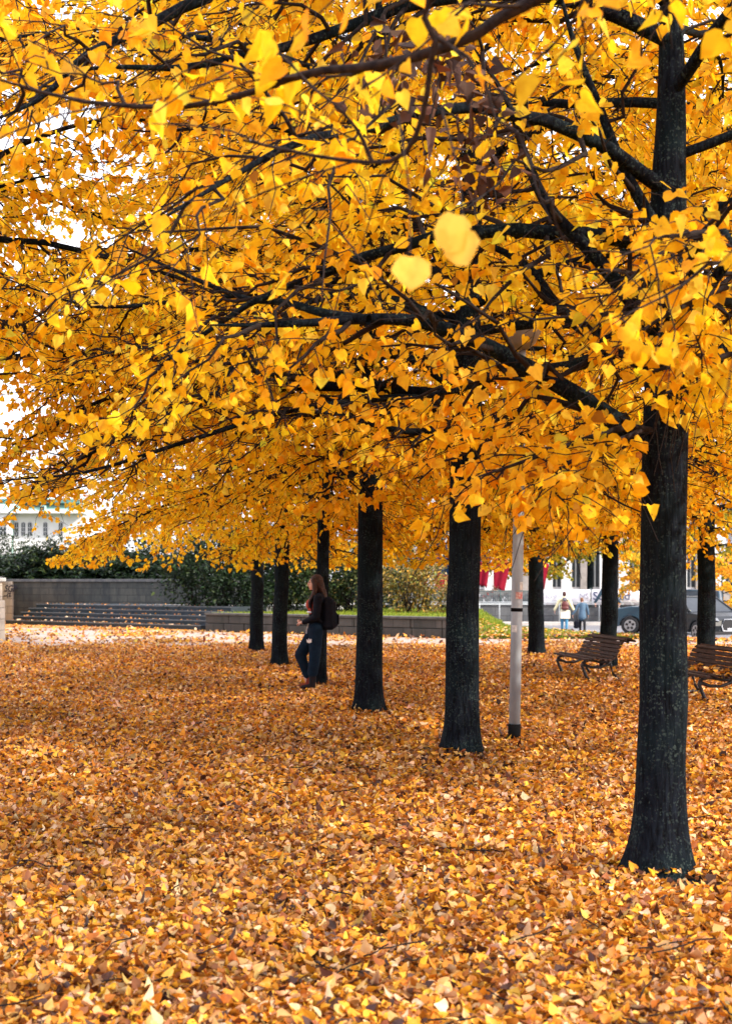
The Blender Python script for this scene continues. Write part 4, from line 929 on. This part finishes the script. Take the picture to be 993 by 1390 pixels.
for i, (x, y, Y, hgt, lb) in enumerate([(655, 110, 6.2, 150, "largest bunch of withered brown leaves hanging near the top"), (590, 60, 5.8, 110, "bunch of withered brown leaves under the grey branch"), (520, 60, 6.0, 100, "small withered brown bunch left of the others, near the top"), (640, 200, 8.5, 120, "withered brown leaves beside the second tree's stem"), (415, 190, 7.5, 40, "tiny withered brown bunch in the upper left branches")]):
    r_ = np.random.default_rng(200 + i); p0 = W(x, y - 40, Y)
    lv = [W(x + r_.normal(0, 16 + hgt * .10), y + r_.uniform(-.3, 1) * hgt, Y + r_.normal(0, .12)) for _ in range(int(hgt * .45))]
    bunch("withered_bunch", lb, p0, [p0, W(x + 6, y + hgt * .4, Y), W(x - 8, y + hgt, Y)], lv, 210 + i, BR, [3, 2, 2], .048, "dead leaves", .008, .02)

# ================================================================== LAMP POST
lp = empty("lamp_post", (1.475, 13.95, 0)); lp.rotation_euler = (0, R(1.15), 0); tag(lp, "slim grey metal lamp post with a black sleeve at its foot", "lamp post")
b = MB(); b.tube([(0, 0, .10), (0, 0, 1.2), (0, 0, 3.15)], [.057, .056, .054], 20); b.tube([(0, 0, 3.15), (0, 0, 3.22), (0, 0, 3.95)], [.054, .042, .038], 18); b.build("pole", M['pole'], lp)
b = MB(); b.tube([(0, 0, -.02), (0, 0, .185)], .064, 20); b.build("base_sleeve", M['black'], lp)
b = MB(); b.tube([(0, 0, 1.305), (0, 0, 1.34)], .0595, 20); b.build("band", M['black'], lp)
def curved_patch(z0, z1, a0, a1, rad, mt, nm):
    V = []; F = []; n_ = 6
    for zz in (z0, z1):
        for i in range(n_ + 1):
            a = R(a0 + (a1 - a0) * i / n_); V.append((rad * math.cos(a), rad * math.sin(a), zz))
    for i in range(n_): F.append((i, i + 1, n_ + 2 + i, n_ + 1 + i))
    return np_mesh(nm, np.array(V), np.array(F).ravel(), np.full(len(F), 4), [mt], True, None, lp)
curved_patch(1.43, 1.50, -110, -30, .0578, M['sticker_red'], "sticker")
curved_patch(1.10, 1.17, -150, -90, .0578, M['sticker_white'], "sticker")
curved_patch(1.52, 1.60, -70, -20, .0576, M['sticker_white'], "sticker")
b = MB(); b.tube([(0, 0, 3.92), (0, 0, 3.98), (.0, 0, 4.12), (0, 0, 4.17), (0, 0, 4.2)], [.06, .13, .2, .21, .05], 18); b.build("lantern", M['pole'], lp)

# ================================================================== BENCHES
def make_bench(x, y, label):
    """origin: ground below the near end frame's front leg; slats run along local +X (away), the back is at local -Y (right)"""
    ang = math.atan2(1, -.13)
    r = empty("park_bench", (x, y, 0), ang); tag(r, label, "bench", "slatted benches facing left")
    # profile (d = depth from the front, z)
    seat = [(-.02, .34), (.075, .355), (.165, .345), (.255, .33), (.345, .325)]
    back = [(.415, .365), (.455, .425), (.487, .485), (.515, .545), (.545, .605), (.59, .655), (.665, .672), (.725, .64)]
    x0, x1 = -.27, 1.78
    prof = seat + back
    for i, (d, z) in enumerate(seat + back):
        j0, j1 = prof[max(i - 1, 0)], prof[min(i + 1, len(prof) - 1)]
        a = math.atan2(j1[1] - j0[1], j1[0] - j0[0])
        b = MB(); off = .02 * math.cos(a); b.box(((x0 + x1) / 2, -(d - .02 * math.sin(a)), z + off), (x1 - x0, .056, .030), tilt=(-a, 'X'), bev=.004)
        b.build("seat_slat" if i < len(seat) else "back_slat", M['wood'], r)
    for fx_ in (0.0, 1.50):
        b = MB()
        pts = [(fx_, -d, z - .012) for d, z in [(-.03, .315)] + [(q[0], q[1] - .01) for q in prof]]
        b.tube(pts, [.022] * 4 + [.026] * (len(pts) - 4), 6)
        b.tube([(fx_, .03, .31), (fx_, .055, .25), (fx_, .02, .16), (fx_, -.01, .09), (fx_, -.035, .03)], [.028, .026, .024, .026, .030], 6)
        b.tube([(fx_, -.40, .34), (fx_, -.43, .22), (fx_, -.46, .12), (fx_, -.53, .03)], [.026, .022, .022, .030], 6)
        b.tube([(fx_, .0, .035), (fx_, -.56, .035)], .024, 6)
        b.tube([(fx_, .035, .27), (fx_, -.10, .225), (fx_, -.25, .22), (fx_, -.38, .27), (fx_, -.42, .32)], [.03, .024, .022, .024, .03], 6)
        b.build("iron_frame", M['iron'], r)
    return r
make_bench(3.53, 22.55, "slatted wooden bench with scrolled back, between the lamp post and the nearest trunk")
make_bench(4.44, 18.45, "slatted wooden bench cut by the right edge, leaves on its seat")
r_ = np.random.default_rng(31); n = 70
P = np.stack([4.44 + r_.uniform(.12, .40, n), 18.45 + r_.uniform(-.2, 1.3, n), .375 + r_.uniform(0, .06, n)], 1); P[:, 0] -= .13 * (P[:, 1] - 18.45); a = r_.uniform(0, 6.28, n)
lo = leaf_mesh("leaf_heap", P, np.stack([np.cos(a), np.sin(a), r_.normal(0, .3, n)], 1), np.stack([r_.normal(0, .5, n), r_.normal(0, .5, n), np.ones(n)], 1), r_.uniform(.05, .09, n), palette(r_, n, LIT, LIT_W), M['litter_leaf'], None, 1, rng=r_)
tag(lo, "small heap of dry leaves on the seat of the right bench", "leaves", kind='stuff')

# ================================================================== PEOPLE
def cap(mb, a, b_, ra, rb, n=10, seg=5):
    """tapered capsule between two joints"""
    a, b_ = np.array(a, float), np.array(b_, float)
    pts = [tuple(a + (b_ - a) * t) for t in np.linspace(0, 1, seg)]
    rad = [ra + (rb - ra) * t for t in np.linspace(0, 1, seg)]
    mb.tube(pts, rad, n); mb.ell(tuple(a), (ra, ra, ra), 10, 7); mb.ell(tuple(b_), (rb, rb, rb), 10, 7)
def hand(mb, wrist, d, palm_n, s=1.0, curl=.6):
    """palm, four unequal bent fingers and a thumb off the side"""
    d = Vector(d).normalized(); nn = Vector(palm_n).normalized(); sd_ = d.cross(nn).normalized(); w_ = Vector(wrist)
    for q in (-1.2, -.4, .4, 1.2):
        mb.tube([w_ + sd_ * q * .010 * s, w_ + d * .045 * s + sd_ * q * .017 * s, w_ + d * .085 * s + sd_ * q * .019 * s], [.015 * s, .014 * s, .011 * s], 7)
    for q, L in ((-1.2, .060), (-.4, .075), (.4, .080), (1.2, .070)):
        p = w_ + d * .085 * s + sd_ * q * .019 * s; a = curl * .4; dd = d.copy()
        pts = [p]
        for seg_, fr in enumerate((.45, .32, .23)):
            dd = (dd * math.cos(a) + nn * math.sin(a)).normalized(); p = p + dd * L * fr * s; pts.append(p.copy()); a = curl
        mb.tube(pts, [.0095 * s, .009 * s, .008 * s, .0065 * s], 7)
    t0 = w_ + d * .02 * s + sd_ * .022 * s
    mb.tube([t0, t0 + (d * .5 + sd_ * .8 + nn * .3).normalized() * .035 * s, t0 + (d * .5 + sd_ * .8 + nn * .3).normalized() * .035 * s + (d + nn * .6).normalized() * .03 * s], [.014 * s, .0115 * s, .009 * s], 7)
def head_mesh(mb, c, s=1.0, face=-1):
    """skull, jaw, nose, lips, chin, brow, ears; the face looks along face*X"""
    f = face; x, y, z = c
    mb.ell((x - f * .012 * s, y, z + .018 * s), (.094 * s, .074 * s, .098 * s), 18, 12)
    mb.ell((x + f * .032 * s, y, z - .035 * s), (.058 * s, .058 * s, .072 * s), 16, 10)
    mb.ell((x + f * .058 * s, y, z - .088 * s), (.026 * s, .026 * s, .022 * s), 10, 8)
    mb.tube([(x + f * .080 * s, y, z + .018 * s), (x + f * .100 * s, y, z - .010 * s), (x + f * .112 * s, y, z - .030 * s), (x + f * .090 * s, y, z - .042 * s)], [.008 * s, .011 * s, .014 * s, .010 * s], 8)
    mb.ell((x + f * .086 * s, y, z - .056 * s), (.011 * s, .022 * s, .007 * s), 8, 6)
    mb.ell((x + f * .084 * s, y, z - .068 * s), (.011 * s, .019 * s, .008 * s), 8, 6)
    mb.ell((x + f * .078 * s, y, z + .028 * s), (.014 * s, .045 * s, .010 * s), 10, 6)
    for sy in (-1, 1): mb.ell((x - f * .01 * s, y + sy * .076 * s, z - .005 * s), (.018 * s, .009 * s, .030 * s), 8, 8)
def woman():
    r = empty("person", (-.785, 20.60, .02)); tag(r, "woman with long brown hair, black jacket and navy trousers beside a slender trunk", "person")
    # joints (x forward is negative; y is towards/away from the viewer)
    hipN, hipF = (.055, -.085, .88), (.055, .085, .88)
    kneeN, kneeF = (.035, -.09, .47), (-.20, .07, .50)
    ankN, ankF = (-.005, -.10, .085), (-.065, .07, .085)
    shN, shF = (.085, -.175, 1.345), (.085, .175, 1.345)
    elN, elF = (.060, -.215, 1.065), (.050, .215, 1.065)
    wrN, wrF = (-.150, -.075, .985), (-.145, .075, .975)
    b = MB()
    cap(b, (.055, 0, .90), (.065, 0, 1.10), .105, .095, 14); cap(b, (.065, 0, 1.10), (.085, 0, 1.30), .095, .10, 14)
    cap(b, shN, shF, .052, .052); cap(b, (.085, 0, 1.33), (.055, 0, 1.47), .055, .048)
    for h, k, a in ((hipN, kneeN, ankN), (hipF, kneeF, ankF)): cap(b, h, k, .082, .055); cap(b, k, a, .054, .036)
    for s, e, w_ in ((shN, elN, wrN), (shF, elF, wrF)): cap(b, s, e, .045, .036); cap(b, e, w_, .036, .024)
    hand(b, wrN, (-.6, .7, -.1), (.3, .3, -.9), .9, .9); hand(b, wrF, (-.6, -.7, .05), (.5, -.2, .8), .9, .9)
    head_mesh(b, (.035, 0, 1.565), .98, -1)
    b.build("body", M['skin'], r, remesh=.0055, sm=3)
    # eyes
    for sy in (-1, 1):
        b = MB(); b.ell((-.046, sy * .033, 1.572), (.008, .011, .006), 8, 6); e = b.build("eye", M['boot'], r)
    # trousers: wide loose legs
    b = MB(); cap(b, (.058, 0, .985), (.055, 0, .86), .114, .126, 14)
    cap(b, (.055, -.085, .88), (.035, -.095, .47), .108, .086, 12); cap(b, kneeN, (.005, -.10, .25), .086, .080, 12)
    cap(b, (.045, .075, .88), (-.185, .07, .50), .115, .088, 12); cap(b, (-.185, .07, .50), (-.075, .07, .20), .085, .066, 12)
    b.build("trousers", M['trousers'], r, remesh=.012, sm=4)
    # small white three pointed mark on the thigh and a pale drawstring
    b = MB(); b.prism([(-.045, 0), (-.050, .045), (-.028, .030), (-.018, .062), (0, .035), (.020, .055), (.022, 0), (-.01, -.012)], 'y', -.004, .004); o = b.build("emblem", M['white'], r); o.location = (-.030, -.209, .70)
    b = MB(); b.tube([(-.062, -.06, .97), (-.085, -.065, .88), (-.090, -.06, .82)], .006, 5); b.build("drawstring", M['white'], r)
    # rust red top and black jacket (open at the front)
    b = MB(); cap(b, (.045, 0, 1.16), (.055, 0, 1.33), .118, .105, 14); b.ell((-.02, 0, 1.25), (.085, .11, .085)); b.build("top", M['red_top'], r, remesh=.010, sm=3)
    b = MB(); b.tube([(.04, 0, 1.125), (.04, 0, 1.15)], .123, 20); b.build("hem", M['white'], r, smooth=True)
    b = MB(); cap(b, (.060, 0, .98), (.060, 0, 1.10), .122, .118, 14); b.build("shirt", M['jacket'], r, remesh=.010, sm=3)
    b = MB()
    for s, e, w_ in ((shN, elN, (-.125, -.088, .990)), (shF, elF, (-.12, .088, .982))): cap(b, s, e, .068, .056, 12); cap(b, e, w_, .055, .038, 12)
    cap(b, (.10, -.10, 1.34), (.10, .10, 1.34), .085, .085, 12); cap(b, (.135, 0, 1.30), (.13, 0, 1.16), .10, .11, 12); cap(b, (.06, 0, 1.40), (.05, 0, 1.43), .062, .058, 12)
    b.build("jacket", M['jacket'], r, remesh=.010, sm=4)
    # hair: over the skull, down the back and forward over the shoulder
    b = MB(); b.ell((.060, 0, 1.592), (.100, .086, .104), 18, 12); b.ell((.115, 0, 1.50), (.065, .082, .12), 14, 10); b.ell((.155, 0, 1.37), (.060, .085, .13), 14, 10)
    for sy in (-1, 1):
        b.tube([(.005, sy * .070, 1.63), (.030, sy * .088, 1.54), (.040, sy * .092, 1.45), (.0, sy * .10, 1.36), (-.035, sy * .105, 1.28), (-.05, sy * .10, 1.20)], [.028, .036, .040, .038, .032, .012], 9)
    for q in range(14):
        y_ = -.08 + .16 * q / 13; b.tube([(.12, y_, 1.5), (.17, y_ * 1.1, 1.38), (.185 + .01 * math.sin(q * 2.3), y_ * 1.15, 1.26 - .02 * (q % 3))], [.018, .016, .006], 6)
    b.build("hair", M['hair'], r, remesh=.008, sm=2)
    for (a, mt, kx_) in ((ankN, M['boot'], 0), (ankF, M['boot_red'], 0)):
        b = MB(); cap(b, (a[0] + .01, a[1], .20), (a[0] + .005, a[1], .06), .056, .048); b.tube([(a[0] + .035, a[1], .042), (a[0] - .06, a[1], .045), (a[0] - .14, a[1], .035), (a[0] - .165, a[1], .03)], [.042, .045, .036, .02], 10, flat=.9)
        bt = b.build("boot", mt, r, remesh=.008, sm=2)
        b = MB(); b.box((a[0] - .06, a[1], .008), (.23, .085, .016), bev=.006); b.build("sole", M['black'], bt)
    # backpack
    bp = empty("backpack", (-.785 + .205, 20.60, .925)); tag(bp, "large black backpack worn by the woman beside the trunk", "backpack")
    b = MB(); b.box((.04, 0, .20), (.20, .30, .46), bev=.05); b.box((.12, 0, .12), (.10, .24, .24), bev=.04); b.box((.02, 0, .40), (.16, .26, .10), bev=.03)
    b.build("bag", M['backpack'], bp, remesh=.012, sm=4)
    b = MB(); b.box((.178, 0, .13), (.012, .19, .16), bev=.004); b.build("pocket", M['jacket'], bp)
    for sy in (-1, 1):
        b = MB(); b.tube([(-.03, sy * .10, .42), (-.10, sy * .125, .50), (-.19, sy * .125, .47), (-.235, sy * .13, .36), (-.20, sy * .155, .20), (-.05, sy * .15, .08)], .021, 8, flat=.5); b.build("strap", M['backpack'], bp)
woman()
def walker(x, y, s, coat, legs, hair, label, z=-.4, lean=0.0, stride=.10, coat_len=.62, flare=1.3, shoes=None, seed=0, turn=0.0, arms=(0.0, 0.0), bow=0.0):
    r = empty("person", (x, y, z), turn); tag(r, label, "person")
    J = lambda a, b_, c: (a * s, (b_ + lean * max(0, c - .85)) * s, c * s)
    b = MB()
    cap(b, J(0, 0, .92), J(0, 0, 1.30), .12 * s, .13 * s, 12); cap(b, J(-.17, 0, 1.40), J(.17, 0, 1.40), .055 * s, .055 * s); cap(b, J(0, 0, 1.40), J(0, bow * .5, 1.53), .055 * s, .05 * s)
    b.ell(J(0, bow, 1.60), (.078 * s, .095 * s, .115 * s)); b.ell(J(0, bow + .085, 1.585), (.015 * s, .025 * s, .02 * s))
    for sx, st in ((-1, stride), (1, -stride)):
        cap(b, J(sx * .085, 0, .90), J(sx * .085, st * .8, .48), .085 * s, .055 * s); cap(b, J(sx * .085, st * .8, .48), J(sx * .085, st, .08), .055 * s, .038 * s)
        aw = arms[0] if sx < 0 else arms[1]
        cap(b, J(sx * .20, 0, 1.38), J(sx * (.25 + aw * .4), .02, 1.12), .045 * s, .036 * s); cap(b, J(sx * (.25 + aw * .4), .02, 1.12), J(sx * (.26 + aw), .06, .88), .036 * s, .026 * s)
        hand(b, J(sx * (.26 + aw), .06, .87), (0, .1, -1), (-sx, 0, 0), s, .5)
    b.build("body", M['skin'], r, remesh=.009, sm=2)
    b = MB()
    for sx, st in ((-1, stride), (1, -stride)): cap(b, J(sx * .08, 0, .92), J(sx * .085, st * .8, .48), .10 * s, .075 * s, 12); cap(b, J(sx * .085, st * .8, .48), J(sx * .085, st, .10), .073 * s, .06 * s, 12)
    b.build("trousers", legs, r, remesh=.014, sm=3)
    b = MB(); cap(b, J(0, 0, 1.36), J(0, 0, 1.36 - coat_len * .5), .155 * s, .16 * s, 14); cap(b, J(0, 0, 1.36 - coat_len * .5), J(0, 0, 1.40 - coat_len), .16 * s, .15 * s * flare, 14); cap(b, J(-.16, 0, 1.39), J(.16, 0, 1.39), .075 * s, .075 * s, 12)
    b.ell(J(0, -.05, 1.45), (.10 * s, .09 * s, .06 * s))
    for sx in (-1, 1):
        aw = arms[0] if sx < 0 else arms[1]
        cap(b, J(sx * .20, 0, 1.38), J(sx * (.25 + aw * .4), .02, 1.12), .07 * s, .065 * s, 12); cap(b, J(sx * (.25 + aw * .4), .02, 1.12), J(sx * (.26 + aw), .06, .92), .065 * s, .052 * s, 12)
    b.build("coat", coat, r, remesh=.014, sm=3)
    b = MB(); b.ell(J(0, bow - .02, 1.625), (.092 * s, .098 * s, .115 * s)); b.ell(J(0, bow - .05, 1.57), (.08 * s, .06 * s, .08 * s)); b.build("hair", hair, r, remesh=.012, sm=2)
    for sx, st in ((-1, stride), (1, -stride)):
        p = J(sx * .085, st, 0); b = MB(); b.tube([(p[0], p[1] - .05, .05 * s), (p[0], p[1] + .06, .05 * s), (p[0], p[1] + .17, .035 * s)], [.05 * s, .048 * s, .03 * s], 8, flat=.9); b.build("shoe", shoes or M['boot'], r, smooth=True)
    return r
wx, wy = (765.5 - 496.5) / FPX * 57.6, 57.6
walker(wx, wy, .93, M['cream'], M['jeans'], mat("dark_red_hair", (.05, .012, .010), .6), "woman in a cream coat with a maroon backpack walking away", lean=.05, arms=(.16, .16), coat_len=.60, flare=1.25)
bp = empty("small_backpack", (wx, wy - .19, .62)); tag(bp, "small maroon backpack on the back of the cream coat", "backpack")
b = MB(); b.ell((0, 0, .02), (.16, .085, .17)); b.ell((0, -.03, -.10), (.17, .08, .09)); b.build("bag", M['leather'], bp, remesh=.012, sm=2)
b = MB(); b.ell((0, .06, .27), (.10, .07, .09)); b.build("scarf", mat("dark_scarf", (.02, .02, .05), .9, var=(.3, .3, .35), vscale=14), bp)
for sx in (-1, 1):
    b = MB(); b.tube([(sx * .08, 0, .12), (sx * .12, .09, .24), (sx * .13, .2, .2)], .018, 6); b.build("strap", M['leather'], bp)
tb = empty("tote_bag", (wx + .01, wy - .17, .20)); tag(tb, "pale square bag hanging below the maroon backpack", "bag")
b = MB(); b.box((0, 0, .06), (.40, .05, .34), bev=.015); b.build("bag", M['tote'], tb)
b = MB(); b.tube([(-.12, -.01, .22), (-.10, .0, .36), (.10, .0, .36), (.12, -.01, .22)], .010, 6); b.build("handle", M['tote'], tb)
walker((790 - 496.5) / FPX * 54.6, 54.6, .80, M['bluejacket'], mat("black_trousers", (.01, .01, .015), .8), M['grey_hair'], "stooped shorter person in a slate blue jacket beside the cream coat", lean=.10, arms=(.20, .04), coat_len=.62, bow=.10, stride=.14)
cb_ = empty("carried_bag", ((781.5 - 496.5) / FPX * 54.6, 54.55, -.30)); tag(cb_, "dark bag carried low by the stooped person", "bag")
b = MB(); b.box((0, 0, .24), (.18, .30, .30), bev=.04); b.build("bag", M['jacket'], cb_)
b = MB(); b.tube([(-.04, 0, .38), (0, 0, .62), (.04, 0, .38)], .012, 6); b.build("handle", M['jacket'], cb_)
walker((824 - 496.5) / FPX * 60.5, 60.5, 1.12, mat("dark_teal_coat", (.02, .045, .07), .8, var=(.03, .06, .09), vscale=9), M['trousers'], M['hair'], "person in a dark blue coat mostly hidden behind a dark trunk, by the lettered banner", arms=(.20, .22), coat_len=.66, z=-.3)

# ================================================================== CARS
def car(name, loc, rz, paint, label, L=4.5, Wd=1.85, H=1.62, van=False):
    """nose towards local +X"""
    r = empty(name, loc, rz); tag(r, label, "car")
    h = L / 2; wb = L * .29; wr = .34
    belt = .98 if not van else 1.05; hood = .96 if not van else 1.08
    sec = [(-h, .55), (-h + .02, .85), (-h + .12, belt), (-h * .5, belt + .02), (h * .30, belt), (h * .62, hood - .02), (h * .88, hood - .12), (h * .97, .72), (h, .5), (h - .03, .30), (-h + .04, .30)]
    # body with wheel arches cut by shape
    def arch(cx): return [(cx + .42 * math.cos(a), .30 + .42 * math.sin(a) * .98) for a in np.linspace(0, math.pi, 9)]
    low = [(h - .03, .30)] + [(x, z) for x, z in arch(wb + .10)] + [(x, z) for x, z in arch(-wb)] + [(-h + .04, .30)]
    poly = [(-h, .50), (-h + .02, .82), (-h + .10, belt), (-h * .5, belt + .03), (h * .30, belt + .01), (h * .62, hood - .01), (h * .86, hood - .10), (h * .965, .74), (h, .55)] + low
    bm = bmesh.new(); nl = []
    ys = [(-Wd / 2, .94), (-Wd / 2 + .05, 1.0), (Wd / 2 - .05, 1.0), (Wd / 2, .94)]
    rings = []
    for y_, k in ys: rings.append([bm.verts.new((x * (1 - (1 - k) * .25), y_, .30 + (z - .30) * (1 - (1 - k) * .3))) for x, z in poly])
    n_ = len(poly)
    for a, b2 in zip(rings[:-1], rings[1:]):
        for i in range(n_): bm.faces.new((a[i], a[(i + 1) % n_], b2[(i + 1) % n_], b2[i]))
    bm.faces.new(rings[0]); bm.faces.new(rings[-1][::-1])
    m = MB(); m.bm = bm; body = m.build("body", paint, r, bevel=.025)
    # cabin
    if van: cab = [(-h + .12, belt), (-h + .22, H - .05), (-h * .4, H), (h * .12, H - .02), (h * .46, belt)]
    else: cab = [(-h + .15, belt), (-h + .45, H - .14), (-h * .35, H), (h * .02, H - .03), (h * .42, belt)]
    def cabin(inset, z_off, name_, mt, par, top=True):
        bm = bmesh.new(); rr = []
        for sgn in (-1, 1):
            rr.append([bm.verts.new((x, sgn * (Wd / 2 - .06 - (.20 * (z - belt) / (H - belt)) + inset), z + z_off)) for x, z in cab])
        k = len(cab)
        for i in range(k): bm.faces.new((rr[0][i], rr[0][(i + 1) % k], rr[1][(i + 1) % k], rr[1][i]))
        bm.faces.new(rr[0]); bm.faces.new(rr[1][::-1]); m = MB(); m.bm = bm; return m.build(name_, mt, par, bevel=.03)
    cabin(0, 0, "cabin_glass", M['glass'], r)
    # roof panel and pillars over the glass
    b = MB(); xs = cab[1][0] + .02, cab[3][0]
    b.prism([(xs[0], cab[1][1] + .01), (cab[2][0], H + .012), (xs[1] + .02, cab[3][1] + .012), (xs[1], cab[3][1] - .03), (cab[2][0], H - .04), (xs[0], cab[1][1] - .05)], 'y', -(Wd / 2 - .24), Wd / 2 - .24)
    b.build("roof", paint, r, bevel=.01)
    b = MB()
    for sy in (-1, 1):
        yb = Wd / 2 - .05; yt = Wd / 2 - .245
        for (xa, xb) in ((cab[4][0], cab[3][0]), (-.05, -.10), (cab[0][0] + .02, cab[1][0])):
            za, zb_ = belt, (cab[3][1] if xb == cab[3][0] else (cab[1][1] if xb == cab[1][0] else H - .02))
            b.tube([(xa, sy * yb, za), (xb, sy * yt, zb_)], [.045, .035], 6)
    b.build("pillar", paint, r)
    for sy in (-1, 1):
        b = MB(); b.box((h * .36, sy * (Wd / 2 + .09), belt + .10), (.12, .20, .14), bev=.03); b.build("mirror", paint, r)
        b = MB(); b.box((-.10, sy * (Wd / 2 + .004), .70), (.012, .006, .60)); b.box((h * .28, sy * (Wd / 2 + .004), .70), (.012, .006, .60)); b.build("door_seam", M['car_trim'], r)
        b = MB(); b.box((.08, sy * (Wd / 2 + .012), .86), (.18, .02, .03), bev=.006); b.build("handle", M['chrome'], r)
        b = MB(); b.box((-.1, sy * (Wd / 2 + .006), .36), (L * .46, .03, .10), bev=.01); b.build("sill_trim", M['car_trim'], r)
        for wx_ in (wb + .10, -wb):
            b = MB(); b.tube([(wx_, sy * (Wd / 2 - .21), wr), (wx_, sy * (Wd / 2 - .19), wr), (wx_, sy * (Wd / 2 - .03), wr), (wx_, sy * (Wd / 2 - .005), wr)], [wr - .05, wr, wr, wr - .04], 26); wh = b.build("wheel", M['rubber'], r)
            b = MB(); b.tube([(wx_, sy * (Wd / 2 - .02), wr), (wx_, sy * (Wd / 2 + .003), wr)], wr * .64, 22)
            rim = b.build("rim", M['rim'], wh)
            b = MB()
            for q in range(5):
                a = q * 2 * math.pi / 5 + .3; b.box((wx_ + math.cos(a) * wr * .36, sy * (Wd / 2 + .006), wr + math.sin(a) * wr * .36), (.10, .012, .09), tilt=(-a, 'Y'))
            b.build("rim_recess", M['car_trim'], wh)
        # headlights
        b = MB(); b.prism([(sy * .52, .70), (sy * .90, .78), (sy * .88, .86), (sy * .60, .80)], 'x', h - .17, h - .015); b.build("headlight", M['lamp_glass'], r)
        b = MB(); b.tube([(h * .985, sy * .50, .40), (h * .975, sy * .82, .40), (h * .955, sy * .84, .56), (h * .97, sy * .66, .62), (h * .985, sy * .50, .40)], .018, 6, caps=False); b.build("intake_trim", M['chrome'], r)
        b = MB(); b.prism([(sy * .52, .41), (sy * .81, .41), (sy * .82, .55), (sy * .66, .60)], 'x', h - .10, h - .02); b.build("air_intake", M['car_trim'], r)
        b = MB(); b.box((-h + .03, sy * .72, .86), (.05, .3, .13), bev=.01); b.build("tail_light", M['flag_red'], r)
    b = MB(); gp = [(-.40, .38), (.40, .38), (.46, .56), (.34, .76), (-.34, .76), (-.46, .56)]
    b.prism(gp, 'x', h - .12, h + .006); gr = b.build("grille", M['car_trim'], r)
    b = MB(); b.tube([(h + .008, y_, z) for y_, z in gp + gp[:1]], .018, 6, caps=False); b.build("grille_frame", M['chrome'], gr)
    b = MB(); b.box((h + .02, 0, .42), (.012, .50, .11)); b.build("number_plate", M['facade'], r)
    b = MB(); b.box((h - .04, 0, .31), (.14, Wd * .8, .10), bev=.02); b.build("bumper", M['car_trim'], r)
    return r
car("parked_car", (11.65, 54.0, -.40), R(162), M['van'], "slate blue car across the road, its nose just left of the nearest trunk", L=4.3, Wd=1.8, H=1.7, van=True)
car("parked_car", (11.45, 48.4, -.40), R(-72), M['car'], "charcoal car with bright grille frame cut by the right edge", H=1.5)
